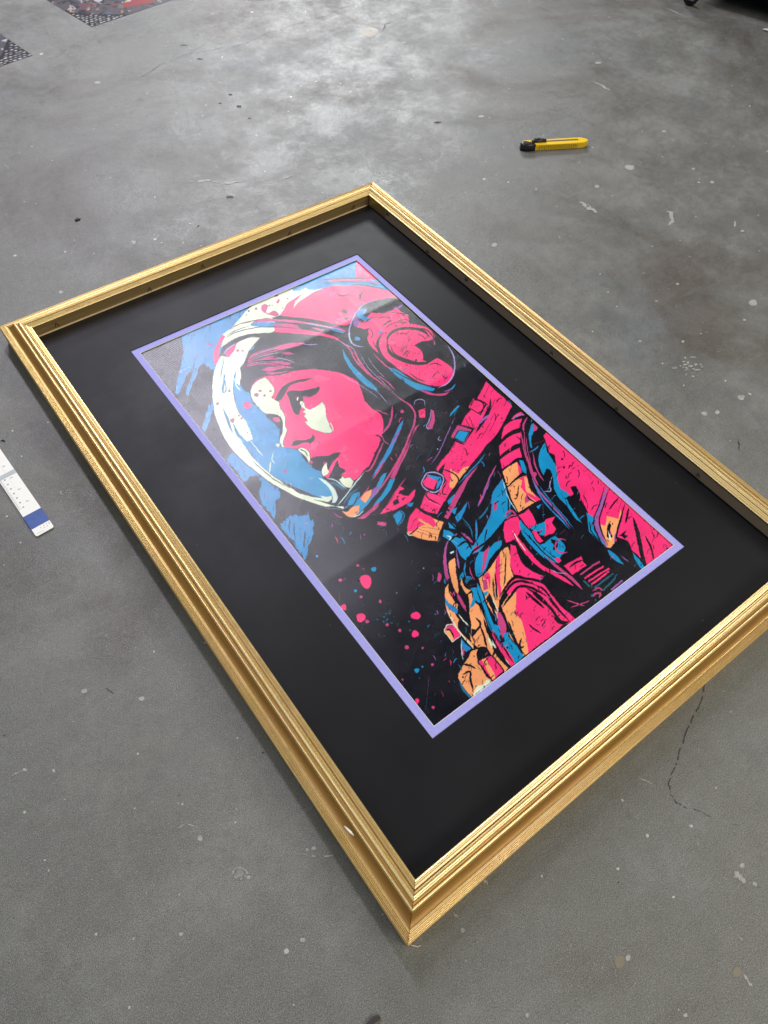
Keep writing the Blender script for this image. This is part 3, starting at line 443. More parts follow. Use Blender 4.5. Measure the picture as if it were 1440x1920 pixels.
# orange block under the strap
F(8, 'o', '290,242 350,290 440,335 542,375 520,440 505,470 482,552 400,545 300,520 215,488 205,440 228,330', 2.4, 'k'); F(8, 'p', '290,246 350,292 440,340 475,400 440,425 380,400 330,412 290,440 275,465 210,455 230,330')
L(8, 'o', 4, '440,420 350,370 300,340'); 
for q in ('215,490 250,475 290,440 310,415', '290,430 480,490', '300,415 500,440', '290,455 475,520', '265,370 240,440', '300,340 430,400'): L(8, 'k', 1.8, q)
L(8, 'w', 1.6, '205,460 220,490 250,495'); L(8, 'w', 1.6, '480,560 505,515'); D(8, 'b', '235,218,24,.7')
# blue-and-pink cloth
F(8, 'c', '968,190 980,105 1062,0 1098,50 1110,120 1120,200 1150,290 1065,378 1030,430 1000,470 960,520 905,575 860,640 905,640 960,600 1000,560 1060,540 1060,580 1000,650 950,720 900,830 852,872 815,850 805,745 840,652 795,662 775,705 742,722 700,690 650,600 600,545 528,505 540,440 600,462 640,490 700,510 800,592 850,520 905,425 948,352 972,280')
F(8, 'k', '1180,-60 1060,90 1000,150 1040,110 1100,40'); F(8, 'C', '1108,180 1150,290 1120,300 1100,240')
F(8, 'q', '790,655 810,600 850,575 865,600 830,640'); F(8, 'q', '900,640 930,610 950,580 930,700 905,790 870,850 890,740'); D(8, 'q', '1000,240,20,2'); L(8, 'q', 5, '925,460 960,410'); L(8, 'q', 4, '690,470 760,520 800,560'); L(8, 'b', 4, '720,470 770,530')
F(8, 'b', '640,330 700,260 750,190 740,240 690,350 660,380'); F(8, 'c', '580,370 640,400 650,440 590,430'); F(8, 'c', '600,270 660,240 640,310'); L(8, 'b', 3.6, '830,350 835,480 830,540'); L(8, 'q', 4, '830,420 832,460'); L(8, 'C', 3, '850,350 900,300 940,230'); L(8, 'C', 2, '700,330 780,430 800,520'); L(8, 'b', 2.4, '720,380 790,450'); L(8, 'u', 2, '845,240 890,150 960,0')
L(8, 'q', 2, '850,235 900,150'); L(8, 'k', 2.6, '560,350 620,400 680,470 720,500'); L(8, 'k', 2.4, '600,330 700,380'); L(8, 'k', 4, '600,545 640,500 700,520'); L(8, 'W', 2, '610,535 660,570'); L(8, 'W', 2, '560,500 600,510 580,540'); L(8, 'k', 3, '660,600 740,550 790,620'); L(8, 'k', 3, '750,720 800,640 870,590 960,520 1060,400 1180,310'); L(8, 'k', 4, '940,780 1060,620 1200,520'); L(8, 'k', 2, '905,560 930,440 1000,350')
L(8, 'k', 2.6, '1060,90 1000,160 970,250'); L(8, 'k', 3, '830,850 900,830'); F(8, 'k', '745,700 800,660 860,640 830,700 815,780 825,850 810,920 760,860 735,780'); L(8, 'b', 2, '740,720 725,800 740,880'); L(8, 'q', 1.8, '770,780 790,850 820,900'); L(8, 'W', 1.6, '745,740 730,800'); L(8, 'u', 2, '815,690 825,830')
# thin scales on the left of the chest
F(8, 'q', '575,545 560,620 560,720 575,830 585,880 560,900 545,820 535,720 545,620', 1, 'u'); F(8, 'u', '650,590 660,660 675,730 680,800 665,770 655,700'); F(8, 'c', '690,850 715,820 720,860 700,900 680,890'); F(8, 'W', '595,650 630,630 632,645 600,662')
F(8, 'o', '580,745 600,715 640,690 650,760 650,830 672,930 672,1045 640,1000 610,930 590,840', 1.6, 'k'); F(8, 'o', '555,985 570,945 590,1000 640,1020 665,1100 660,1160 620,1120 580,1060'); F(8, 'p', '590,1010 625,1020 620,1100 590,1060'); L(8, 'W', 1.4, '555,950 560,1020 620,1100')
F(8, 'b', '550,1030 570,1100 620,1120 665,1170 660,1200 600,1160 560,1100'); L(8, 'q', 4, '640,1005 690,1090 745,1180'); F(8, 'b', '540,880 550,900 560,930 545,920')
F(8, 'o', '700,860 730,960 790,990 745,1022 710,980 690,930', 1, 'k'); D(8, 'C', '765,905,36,1'); D(8, 'k', '785,930,36,1'); L(8, 'b', 2.6, '735,880 750,870 780,870'); L(8, 'u', 1.6, '770,950 820,935')
# orange and pink folds of the suit
F(8, 'o', '852,880 900,850 950,795 1000,720 1085,610 1120,600 1140,700 1140,780 1168,870 1110,950 1040,1090 1030,1160 1020,1250 1000,1180 960,1060 900,1000 870,950')
F(8, 'p', '1005,860 1012,700 1040,660 1048,760 1045,900 1060,1000 1040,1080 1030,1000'); F(8, 'p', '900,860 940,820 960,870 950,980 920,960'); L(8, 'k', 2.6, '1000,830 1010,950 1020,1080'); L(8, 'k', 2, '1100,650 1090,860 1080,950'); L(8, 'k', 2.4, '980,880 990,1000 1005,1080'); L(8, 'k', 2, '940,1000 960,1100 985,1160'); L(8, 'k', 1.6, '1060,700 1055,800'); L(8, 'w', 2, '985,940 1000,1080'); L(8, 'k', 2.6, '1010,720 1020,850')
F(8, 'p', '1085,372 1140,340 1205,325 1232,400 1225,460 1185,520 1100,562 1072,470'); F(8, 'p', '1140,575 1185,590 1215,680 1258,760 1340,820 1440,862 1330,885 1210,850 1170,850 1140,760'); F(8, 'k', '1180,560 1240,640 1300,760 1440,860 1440,760 1330,680 1230,560')
F(8, 'p', '1150,440 1215,520 1300,640 1380,740 1450,800 1450,820 1370,760 1290,680 1220,590 1160,490'); L(8, 'w', 1.5, '1155,450 1220,560 1300,660'); L(8, 'q', 2.4, '1100,350 1140,320 1200,310'); L(8, 'k', 2, '1060,400 1080,520 1090,570'); L(8, 'q', 3, '1040,500 1025,580'); D(8, 'k', '1180,1190,9 1105,1170,12,.8')
F(8, 'c', '1225,350 1300,450 1360,540 1440,620 1440,700 1340,600 1260,500 1225,420'); L(8, 'k', 1.8, '1250,410 1340,530 1440,650')
# ribbed sleeve
F(6, 'k', '360,640 400,470 470,400 560,335 640,400 700,480 760,560 740,700 760,900 900,1100 1120,1360 1100,1440 1000,1440 640,1420 540,1280 440,1040 385,880')
F(6, 'p', '462,418 505,372 560,342 592,365 520,392'); L(6, 'b', 1.8, '480,420 540,372 600,372')
for c, q in (('p', '402,486 470,425 575,400 552,485 500,505 440,540 382,600'), ('p', '366,645 420,590 510,535 562,530 562,628 500,645 370,748'), ('p', '370,768 470,700 555,660 575,755 520,765 470,805 390,862'),
             ('o', '390,880 450,830 530,788 560,850 572,890 545,915 500,955 440,1012'), ('o', '440,1022 520,950 612,908 650,1042 740,1132 655,1180 540,1254 475,1130')): F(6, c, q, 1.6, 'k')
F(6, 'p', '525,785 560,850 572,890 545,905'); F(6, 'p', '545,945 612,912 650,1042 742,1135 700,1150 600,1070 560,1020 575,960'); F(6, 'o', '590,930 612,925 650,1042 700,1110 610,1060'); F(6, 'q', '610,1080 660,1130 600,1170 600,1110')
F(6, 'c', '545,775 582,780 610,860 615,900 580,880'); L(6, 'k', 1.6, '520,560 560,600 545,640'); L(6, 'k', 2, '570,410 545,480'); L(6, 'q', 2, '530,565 560,590'); 
for q in ('450,850 470,890', '480,820 460,880', '545,1000 530,1090 520,1130', '560,1150 555,1190', '400,800 410,850', '560,700 575,750', '500,1010 505,1040', '550,1210 590,1220', '620,1100 640,1130 700,1160'): L(6, 'k', 1.8, q)
D(6, 'k', '437,985,7 510,1125,7 520,1090,8 500,1015,6 560,1190,7 600,1215,6')
F(6, 'p', '540,1272 590,1250 625,1215 660,1260 705,1352 632,1394'); F(6, 'b', '700,1195 750,1170 720,1220'); F(6, 'c', '640,1392 700,1360 780,1335 790,1400 700,1420'); F(6, 'p', '780,1310 870,1285 840,1340 880,1400 840,1440 780,1440 775,1380')
L(6, 'q', 5, '595,520 602,620 628,760 665,900 720,1010'); L(6, 'q', 2, '560,520 580,640 620,800'); L(6, 'k', 1.6, '598,520 606,640 640,800'); L(6, 'q', 2.2, '668,700 690,820 730,910 768,968'); L(6, 'q', 3, '620,390 585,460 585,520'); D(6, 'q', '682,905,22,1'); L(6, 'u', 2, '760,1170 765,1310')
L(6, 'u', 3.4, '660,930 700,1020 780,1120 880,1230 1010,1385'); L(6, 'b', 2.4, '680,980 730,1090 820,1210 930,1320 1000,1400'); L(6, 'b', 1.6, '730,1010 800,1110 940,1270 1040,1395')
F(6, 'c', '662,440 672,470 668,545 655,560 665,670 645,660 632,560 645,480'); L(6, 'b', 1.8, '635,710 700,670 720,650'); L(6, 'q', 1.8, '685,630 770,600'); L(6, 'l', 1.6, '770,1060 830,1050 820,1010 850,900'); L(6, 'u', 1.6, '830,1120 850,1110')
F(6, 'c', '725,720 755,650 780,618 800,700 850,780 880,830 895,920 902,990 950,1040 1005,1085 965,1118 1030,1220 1085,1290 1122,1352 1060,1310 985,1200 900,1110 862,1030 850,930 820,860 790,850 765,915 738,860 722,790')
F(6, 'c', '850,880 905,985 890,1060 860,990')
L(6, 'q', 4, '1040,1220 1080,1270 1115,1340'); F(6, 'q', '670,440 715,485 700,510 672,520'); D(6, 'k', '715,540,40,.7 745,560,34,.7')
F(6, 'b', '390,945 430,1020 440,1100 420,1180 400,1300 350,1380 240,1400 260,1330 290,1260 300,1130 330,1050'); F(6, 'c', '385,1000 440,1090 470,1180 440,1260 360,1350 300,1400 250,1390 300,1250 320,1100'); D(6, 'q', '330,1190,18,2.2'); L(6, 'k', 2.4, '350,1110 430,1030'); L(6, 'k', 2, '435,1040 450,1200 440,1290'); L(6, 'q', 3, '410,1290 470,1230 520,1270'); L(6, 'q', 2.6, '205,1130 270,960 340,820'); L(6, 'u', 1.6, '170,1195 240,1040 300,900'); L(6, 'W', 1.4, '395,940 440,1100 530,1250')
L(6, 'b', 2, '0,990 100,880 170,810 240,720')
# pink shoulder on the far right
F(7, 'p', '190,-215 215,-240 1375,775 1120,950 1092,920 1040,868 960,790 905,700 862,700 840,800 780,830 700,740 640,600 600,500 560,420 520,345 470,300 430,340 400,300 340,260 318,180 305,60 290,-40 240,-60 222,-120')
F(7, 'k', '430,250 480,240 512,300 525,350 582,470 640,600 720,740 780,860 760,900 640,700 545,590 470,480 410,390 400,345 465,318')
F(7, 'c', '575,480 640,520 636,590 650,650 720,740 770,800 720,760 640,690 600,650 588,560'); L(7, 'k', 1.6, '600,560 620,650 700,740')
F(7, 'o', '752,512 800,520 862,540 885,450 890,520 862,600 842,700 830,800 765,805 735,745 690,640 690,585 742,600'); F(7, 'p', '690,500 760,480 750,590 700,585')
L(7, 'u', 6.5, '760,250 712,400 662,550 690,660 760,790'); L(7, 'k', 1.8, '740,245 690,410 642,555 672,680 740,800'); L(7, 'k', 2.2, '775,270 730,420 690,560 715,660 770,780'); L(7, 'l', 1.2, '758,262 700,450')
L(7, 'u', 4, '850,640 835,730 860,830'); L(7, 'k', 3, '920,400 885,540 855,640 845,730 865,840'); L(7, 'k', 6, '995,525 1030,640 1060,780 1080,880 1110,950'); L(7, 'k', 3, '955,440 945,500 925,580'); L(7, 'k', 2.2, '865,345 820,400 780,460'); L(7, 'k', 3, '1105,690 1160,800 1180,900'); L(7, 'k', 3, '1265,770 1285,820')
for q in ('1150,600 1180,690', '555,295 550,395', '590,140 620,180', '850,400 860,360', '890,380 860,480', '1020,650 1060,660', '1150,850 1190,890', '1240,850 1290,830', '1210,640 1230,680', '1170,880 1160,950'): L(7, 'k', 2, q)
F(7, 'k', '870,690 940,640 920,680 950,690 905,740 890,720'); F(7, 'k', '780,570 800,590 790,640 810,700 785,720 760,700 765,600'); F(7, 'w', '770,640 790,690 800,730 780,720'); D(7, 'k', '778,605,14,1.2 372,72,9,1.4 360,0,10 790,565,6')
F(7, 'k', '790,800 870,700 960,800 1060,985 700,1240 540,1340 480,1440 300,1130 420,900 560,860 700,790'); 
F(7, 'c', '765,815 830,850 880,905 915,950 850,920 790,870'); L(7, 'u', 1.8, '865,830 900,880 955,925'); F(7, 'c', '930,770 1000,850 1060,910 1098,975 1070,990 1010,900 960,830')
F(7, 'p', '830,735 870,690 905,700 960,790 1000,850 940,800 900,760 860,750', 0); F(7, 'k', '850,700 950,740 990,840 1010,900 900,880 850,800')
# chest pack below
F(7, 'c', '60,620 140,590 200,560 215,640 190,690 150,680 180,640 100,640'); F(7, 'p', '80,650 120,640 150,690 185,735 150,755 90,680'); F(7, 'p', '200,560 285,520 262,580 300,640 190,700 210,640')
F(7, 'c', '0,600 60,640 110,700 150,770 230,840 300,900 340,930 290,930 180,850 90,760 0,680'); F(7, 'c', '160,770 235,720 290,690 350,740 385,790 380,830 340,880 330,900 260,860')
L(7, 'k', 1.8, '60,600 160,760 300,660 400,620'); L(7, 'k', 1.8, '0,640 80,720 200,850 330,950'); L(7, 'k', 6, '255,720 300,770 280,820'); L(7, 'q', 2.8, '390,728 335,720 295,765 312,825 360,845 410,835'); L(7, 'q', 2, '320,730 370,720'); L(7, 'q', 2, '330,680 390,635')
F(7, 'p', '372,962 450,915 530,872 545,920 578,955 450,1042'); L(7, 'k', 3, '420,975 480,930 540,910'); F(7, 'p', '285,885 330,890 352,915 320,935')
for q, c in (('520,1042 610,975 695,922', 'q'), ('558,1075 650,1015 732,962', 'p'), ('590,1105 690,1040 780,985', 'p'), ('620,1132 700,1075 778,1012', 'p'), ('650,1160 740,1090 820,1030', 't'), ('720,1180 780,1130 840,1065', 't'), ('800,1180 900,1090', 'u'), ('545,1095 610,1150', 't')): L(7, c, 3, q, 0)
L(7, 'q', 2.4, '630,1190 690,1160 720,1185'); L(7, 'q', 3.4, '630,1240 650,1215 700,1210 690,1250'); 
L(7, 'p', 6, '0,755 60,850 160,960 300,1040 380,1085 455,1140'); L(7, 'q', 5, '180,850 300,960 400,1040 470,1100 540,1175'); L(7, 'l', 1.3, '250,990 320,1025 400,1030'); L(7, 'b', 3, '60,740 160,840 260,930')
L(7, 'q', 2, '400,1270 480,1295 560,1325'); L(7, 'q', 2, '430,1335 510,1310 610,1275'); F(7, 'p', '0,990 60,1020 130,1050 190,1080 100,1100 40,1070 0,1060'); F(7, 'k', '0,1060 90,1100 200,1075 330,1240 300,1250 180,1120 60,1100')
# lower suit
F(9, 'p', '800,110 880,32 960,12 1060,40 1170,75 1260,180 1330,270 1440,390 1390,420 1320,440 1300,462 1012,692 1000,600 960,440 900,330 870,250')
F(9, 'o', '770,270 850,150 900,120 905,200 885,330 950,395 975,480 1000,590 1014,690 970,722 935,640 850,545 825,440 800,360'); D(9, 'o', '870,210,20 880,290,18')
for q in ('750,230 800,150 880,60 950,40 1060,80 1150,120 1230,230 1330,350 1390,410', '755,190 800,110 890,10 1000,20 1150,60 1240,170 1310,260 1440,370', '780,280 840,190 920,100 980,90 1100,130 1180,180', '990,140 1080,220 1160,290', '1050,150 1150,230 1240,300', '1000,110 1090,160 1180,250 1300,400 1340,440'): L(9, 'k', 4, q)
L(9, 'k', 2.4, '1090,130 1080,160 1120,190'); L(9, 'p', 3, '960,60 1100,100 1200,190'); F(9, 'k', '1230,355 1330,400 1390,405 1330,435 1280,420')
for q in ('1020,430 1060,470 1130,515', '1080,430 1120,440', '830,400 860,480 930,640', '840,460 890,500', '950,550 945,640 975,630', '815,300 820,330', '920,310 900,370', '905,320 950,370', '940,580 975,600', '920,600 960,640'): L(9, 'k', 2.6, q)
F(9, 'c', '782,602 838,545 900,620 972,720 892,792 850,740 820,690'); D(9, 'k', '825,640,9,1.4'); L(9, 'k', 1.6, '790,590 850,560'); L(9, 'k', 3.6, '770,290 800,370 835,470 900,590 985,720')
F(9, 'q', '730,330 760,320 800,400 815,480 780,560 745,470'); F(9, 'c', '710,430 750,445 760,520 740,560 710,500'); F(9, 'c', '790,520 830,500 835,545 800,590')
F(9, 'o', '470,160 500,150 520,220 560,260 600,330 640,440 660,560 720,700 830,828 800,862 740,790 660,680 640,640 600,630 556,640 520,600 500,520 495,430 480,320 480,240'); F(9, 'c', '490,110 560,95 580,170 600,240 560,235 540,215 520,260 480,290 505,230 515,160')
F(9, 'o', '590,20 650,30 660,120 640,200 680,290 700,350 650,260 610,180 580,100'); F(9, 'q', '600,30 640,30 650,110 610,130'); F(9, 'w', '690,180 720,260 745,300 720,330 700,260'); L(9, 'k', 3, '660,150 700,260 730,320'); F(9, 'c', '600,150 650,130 640,170 610,180')
F(9, 'p', '690,440 720,520 790,620 870,730 890,790 860,812 760,690 690,590'); L(9, 'w', 2, '690,560 760,680 850,800'); L(9, 'k', 2.4, '700,500 780,620 880,780'); F(9, 'w', '660,520 700,580 720,650 680,640 650,560')
L(9, 'c', 6, '550,60 600,200 640,320 690,440 760,580'); L(9, 'k', 1.8, '535,80 590,240 640,380 700,520 790,660'); L(9, 'k', 1.8, '580,90 640,260 700,400'); L(9, 'C', 3, '620,330 660,440 700,520'); L(9, 'k', 3, '640,420 680,540 760,680 840,810')
for q in ('510,520 580,430 540,370', '530,590 590,520', '550,600 570,540', '570,430 620,560 640,640', '590,640 640,700 720,790', '490,320 510,300', '610,380 640,480 690,600', '560,240 590,330', '730,650 745,670', '690,620 710,680 690,720'): L(9, 'k', 3, q)
F(9, 'k', '560,660 600,640 650,660 690,720 600,715 560,700')
F(9, 'o', '505,672 560,655 545,700 560,760 640,905 682,940 640,960 580,1000 505,1085 440,1010 382,925 388,872 420,815 470,730'); F(9, 'w', '530,1030 550,990 600,975 640,930 685,945 505,1088'); F(9, 'p', '558,762 620,730 682,710 740,780 795,852 690,942 640,880', 2.4, 'k'); F(9, 'o', '590,750 625,735 700,860 720,910 690,935'); L(9, 'k', 2.4, '640,740 660,800')
for q in ('420,885 490,860 490,920 520,1050', '430,795 480,800 540,830', '490,800 500,850', '550,800 590,850', '385,930 430,1010', '600,930 595,975'): L(9, 'k', 3.2, q)
D(9, 'k', '423,908,10 520,718,7 540,990,7 455,860,10,.7'); F(9, 'C', '385,925 420,990 500,1080 480,1095 410,1010'); F(9, 'k', '500,470 560,480 505,560')
F(9, 'o', '265,100 290,60 300,140 360,260 345,300 385,380 440,440 525,590 515,660 440,570 350,460 290,350 262,240', 1.6, 'k'); F(9, 'b', '260,180 290,240 340,265 380,300 370,340 320,310 270,250'); F(9, 'k', '385,390 380,460 420,520 500,600 470,470'); L(9, 'w', 2, '280,290 340,420 440,560 520,650'); L(9, 'w', 1.6, '380,340 430,400 475,450'); L(9, 'q', 4, '370,150 420,240 450,300'); F(9, 'k', '310,130 370,150 380,250 350,240')
F(9, 'q', '255,490 280,440 330,428 405,530 332,592', 1.4, 'w'); F(9, 'o', '262,492 300,480 345,560 330,585'); F(9, 'p', '300,478 350,455 402,522 350,562'); L(9, 'k', 2.4, '275,485 300,480 345,560'); F(9, 'b', '410,560 440,600 500,650 450,680 420,640 410,600'); F(9, 'q', '415,650 440,660 430,720 418,700'); L(9, 'W', 1.4, '410,570 412,680 425,760')
# paint spatter on the dark ground
F(10, 'p', '935,790 950,760 985,755 1020,765 1038,800 1030,850 1010,880 985,878 950,840'); D(10, 'p', '945,1140,42,.95 790,1045,26,1'); D(10, 'q', '1000,1175,16 945,952,15,.8 1118,998,13,1.2 758,800,17 915,670,14 970,700,8 1182,1203,13 1295,1257,13 1358,1408,20,.8')
D(10, 'c', '1060,705,25,.9 895,898,14,.8 549,585,13'); L(10, 'q', 1.8, '755,895 745,1000'); L(10, 'q', 3.4, '770,820 805,785'); L(10, 'W', 1, '1410,622 1395,652'); L(10, 'b', 1.4, '790,320 780,385'); L(10, 'q', 1.2, '1275,330 1285,375')
D(11, 'p', '1055,257,44,.75 1050,422,34,.9 1065,1025,20,1.2'); D(11, 'q', '974,544,19,.9 910,390,14 797,340,14 1203,700,12 1210,1085,15 932,832,9 1115,549,9 735,130,12,1.3'); D(11, 'c', '1065,752,22,1 1114,718,8'); L(11, 'u', 2, '1175,800 1158,970'); L(11, 'c', 2.4, '1155,990 1138,1140'); L(11, 'u', 1.4, '1185,990 1182,1015'); L(11, 'n', 1.6, '1212,400 1190,640'); L(11, 'C', 1.6, '1213,345 1208,395')
D(11, 't', '770,270,10 790,300,7 820,238,10 710,292,8 765,313,9 750,262,6 842,322,7 685,300,6 730,260,5 800,285,6 1003,390,7 893,345,5 995,310,9 720,425,7 770,438,6 1230,245,9 580,165,6 1090,820,6 490,285,6'); L(11, 'q', 2, '745,425 730,450')
L(10, 'q', 3, '1395,1145 1440,1100'); D(8, 'q', '498,870,18,2.4 240,1095,0 142,1352,14 31,1300,14'); D(8, 't', '20,1200,8 60,1170,6 90,1230,6 30,1250,8 235,1350,6 130,1290,4 315,945,8 290,975,6 465,1205,8 60,1280,6'); L(8, 'W', 1.2, '258,718 243,747'); D(8, 'W', '358,788,5 112,1012,4')
for q in ('300,600 360,560 430,540', '420,560 470,545 540,550', '350,640 380,700 360,740', '380,760 400,800 440,860', '450,640 500,600 560,575', '880,980 940,960 1000,985', '1000,1060 1040,1100 1050,1080', '700,1040 780,1100 860,1130', '940,640 980,690 1010,730', '620,700 650,690 690,700', '780,700 820,710 850,740'): L(2, 'k', 1.5, q)
for q in ('90,1060 200,1120 330,1200 450,1290', '380,1180 450,1250 520,1330', '330,900 400,1000 500,1100', '260,860 330,990 460,1120 600,1260'): L(2, 'l', .8, q)
PX0, PX1, PY0, PY1 = x0 - .004, x1 + .004, y0 - .004, y1 + .004
STEP = .00060; NX = int((PX1 - PX0) / STEP); NY = int((PY1 - PY0) / STEP); SS = 2
class Raster:
    def __init__(s, nx, ny, bgc): s.nx, s.ny = nx, ny; s.a = np.empty((ny, nx, 3), np.float32); s.a[:] = bgc
    def fill(s, P, c, alpha=1.0):
        P = np.asarray(P, float); i0 = max(int(P[:, 0].min()) - 1, 0); i1 = min(int(P[:, 0].max()) + 2, s.nx); j0 = max(int(P[:, 1].min()) - 1, 0); j1 = min(int(P[:, 1].max()) + 2, s.ny)
        if i0 >= i1 or j0 >= j1: return
        Q = np.roll(P, -1, 0); ys = np.arange(j0, j1) + .5; w = i1 - i0; acc = np.zeros((j1 - j0, w + 1), np.int32)
        for (ax, ay), (bx, by) in zip(P, Q):
            if ay == by: continue
            lo, hi = (ay, by) if ay < by else (by, ay); a = max(int(math.ceil(lo - .5)), j0); b = min(int(math.ceil(hi - .5)), j1)
            if a >= b: continue
            yy = np.arange(a, b) + .5; xx = ax + (yy - ay) * (bx - ax) / (by - ay); ix = np.clip(np.ceil(xx - .5).astype(int) - i0, 0, w)
            np.add.at(acc, (np.arange(a, b) - j0, ix), 1 if by > ay else -1)
        m = np.cumsum(acc, 1)[:, :w] != 0; sub = s.a[j0:j1, i0:i1]; sub[m] = sub[m] * (1 - alpha) + np.asarray(c, np.float32) * alpha
def smooth(P, n=4, closed=True, sharp=50):
    """rounded outline through the points; corners that turn more than `sharp` degrees stay corners"""
    P = np.asarray(P, float); N = len(P)
    if N < 3: return P
    nx = np.roll(P, -1, 0) - P; pv = P - np.roll(P, 1, 0)
    if not closed: nx[-1] = pv[-1]; pv[0] = nx[0]
    ln = np.linalg.norm(nx, axis=1) + 1e-9; lp = np.linalg.norm(pv, axis=1) + 1e-9
    cosa = (nx * pv).sum(1) / ln / lp; cor = cosa < math.cos(math.radians(sharp)) if closed else np.zeros(N, bool)
    d = nx / ln[:, None] + pv / lp[:, None]; d /= np.linalg.norm(d, axis=1)[:, None] + 1e-9; out = []
    for i in range(N if closed else N - 1):
        j = (i + 1) % N; L_ = ln[i]; t1 = (nx[i] / ln[i] if cor[i] else d[i]) * L_ * .9; t2 = (nx[i] / ln[i] if cor[j] else d[j]) * L_ * .9
        for k in range(n):
            t = k / n; out.append((2 * t**3 - 3 * t**2 + 1) * P[i] + (t**3 - 2 * t**2 + t) * t1 + (-2 * t**3 + 3 * t**2) * P[j] + (t**3 - t**2) * t2)
    if not closed: out.append(P[-1])
    return np.array(out)
def ribbon(P, w, tp=1):
    P = smooth(P, 5, False); d = np.gradient(P, axis=0); n = np.stack([-d[:, 1], d[:, 0]], 1); n /= np.linalg.norm(n, axis=1)[:, None] + 1e-9
    t = np.linspace(0, 1, len(P)); k = (np.minimum(1, .18 + 4 * np.minimum(t, 1 - t)) if tp else np.ones(len(P))) * (w / 2); n *= k[:, None]
    return np.concatenate([P + n, (P - n)[::-1]])
def to_sheet(P):
    P = np.asarray(P, float); d = np.stack([(P[:, 0] - 720) / FPX, (P[:, 1] - 960) / FPX, np.ones(len(P))], 1) @ R      # rows times R == R^T applied
    s = (ZP - CAM[2]) / d[:, 2]; q = CAM + d * s[:, None]; return np.stack([(q[:, 0] - PX0) / STEP * SS, (q[:, 1] - PY0) / STEP * SS], 1)
def parse(s): return [[float(k) for k in q.split(',')] for q in s.split()]
def vnoise(ny, nx, cell, seed):
    g = np.random.default_rng(seed).random((ny // cell + 3, nx // cell + 3)); y = np.arange(ny) / cell; x = np.arange(nx) / cell
    yi = y.astype(int); xi = x.astype(int); fy = (y - yi)[:, None]; fx = (x - xi)[None]; fy = fy * fy * (3 - 2 * fy); fx = fx * fx * (3 - 2 * fx)
    return (g[yi][:, xi] * (1 - fy) + g[yi + 1][:, xi] * fy) * (1 - fx) + (g[yi][:, xi + 1] * (1 - fy) + g[yi + 1][:, xi + 1] * fy) * fx
H, Wd = NY * SS, NX * SS
def streaks(seed, px, py, long, short):
    """value noise drawn out along the direction that runs up the photograph at px, py"""
    q = to_sheet(np.array([[px, py], [px + 4, py - 60]])); t = q[1] - q[0]; t /= np.linalg.norm(t); jx, iy = np.arange(Wd)[None], np.arange(H)[:, None]
    u = (jx * t[0] + iy * t[1]) / long; w = (-jx * t[1] + iy * t[0]) / short; u = u - u.min(); w = w - w.min(); g = np.random.default_rng(seed).random((int(u.max()) + 3, int(w.max()) + 3))
    ui = u.astype(int); wi = w.astype(int); fu = u - ui; fw = w - wi; fu = fu * fu * (3 - 2 * fu); fw = fw * fw * (3 - 2 * fw)
    return (g[ui, wi] * (1 - fu) + g[ui + 1, wi] * fu) * (1 - fw) + (g[ui, wi + 1] * (1 - fu) + g[ui + 1, wi + 1] * fu) * fw, t
def dry_brush(A):
    s1, t = streaks(21, 420, 800, 90, 4.0); s2, _ = streaks(22, 420, 800, 26, 2.6); s3, _ = streaks(23, 420, 800, 50, 9)
    sh = (s1 - .5) * 18 + (s3 - .5) * 20 + (s2 - .5) * 8
    jj = np.clip((np.arange(H)[:, None] + sh * t[1]).astype(int), 0, H - 1); ii = np.clip((np.arange(Wd)[None] + sh * t[0]).astype(int), 0, Wd - 1); A = A[jj, ii]
    bl = A[..., 2] > 150; k = s1 * .5 + s2 * .5; patch = vnoise(H, Wd, 70, 31)
    m = bl & (k > .84 - .12 * patch); A[m] = A[m] * .35 + np.array((40, 36, 70)) * .65
    m = bl & (k < .20 + .08 * patch); A[m] = A[m] * .55 + np.array((150, 110, 180)) * .45
    m = bl & (s3 > .62); A[m] = A[m] * .82 + np.array((20, 140, 200)) * .18
    m = ~bl & (k > .86) & (patch > .5); A[m] = A[m] * .6 + np.array((60, 84, 130)) * .4
    return A
RS = Raster(NX * SS, NY * SS, INK['k'])
for kind, t, c, s, a, b, sm in ART:
    if kind == 'x': RS.a = dry_brush(RS.a).astype(np.float32); continue
    ox, oy, sc = TILES[t]; q = parse(s)
    if kind != 'd': q = np.array(q)
    if kind == 'f':
        P = q[:, :2] / sc + (ox, oy); P2 = smooth(P) if sm else P; RS.fill(to_sheet(P2), INK[c])
        if a:
            for i in range(0, len(P2), 8):
                seg_ = P2[np.arange(i, i + 9) % len(P2)]; RS.fill(to_sheet(ribbon(seg_[::2], a, 0)), INK[b])
    elif kind == 'a': RS.fill(to_sheet(smooth(q[:, :2] / sc + (ox, oy))), INK[c], a)
    elif kind == 'l': RS.fill(to_sheet(ribbon(q[:, :2] / sc + (ox, oy), a * (1.25 if c == 'k' else 1.1), b)), INK[c])
    else:
        for r_ in q:
            if r_[2] <= 0: continue
            e = r_[3] if len(r_) > 3 else 1; tt = np.linspace(0, 2 * np.pi, 20, endpoint=False); k = 1 + .08 * np.sin(3 * tt + r_[0])
            RS.fill(to_sheet(np.stack([(r_[0] + r_[2] * np.cos(tt) * k) / sc + ox, (r_[1] + r_[2] * e * np.sin(tt) * k) / sc + oy], 1)), INK[c])
A = RS.a
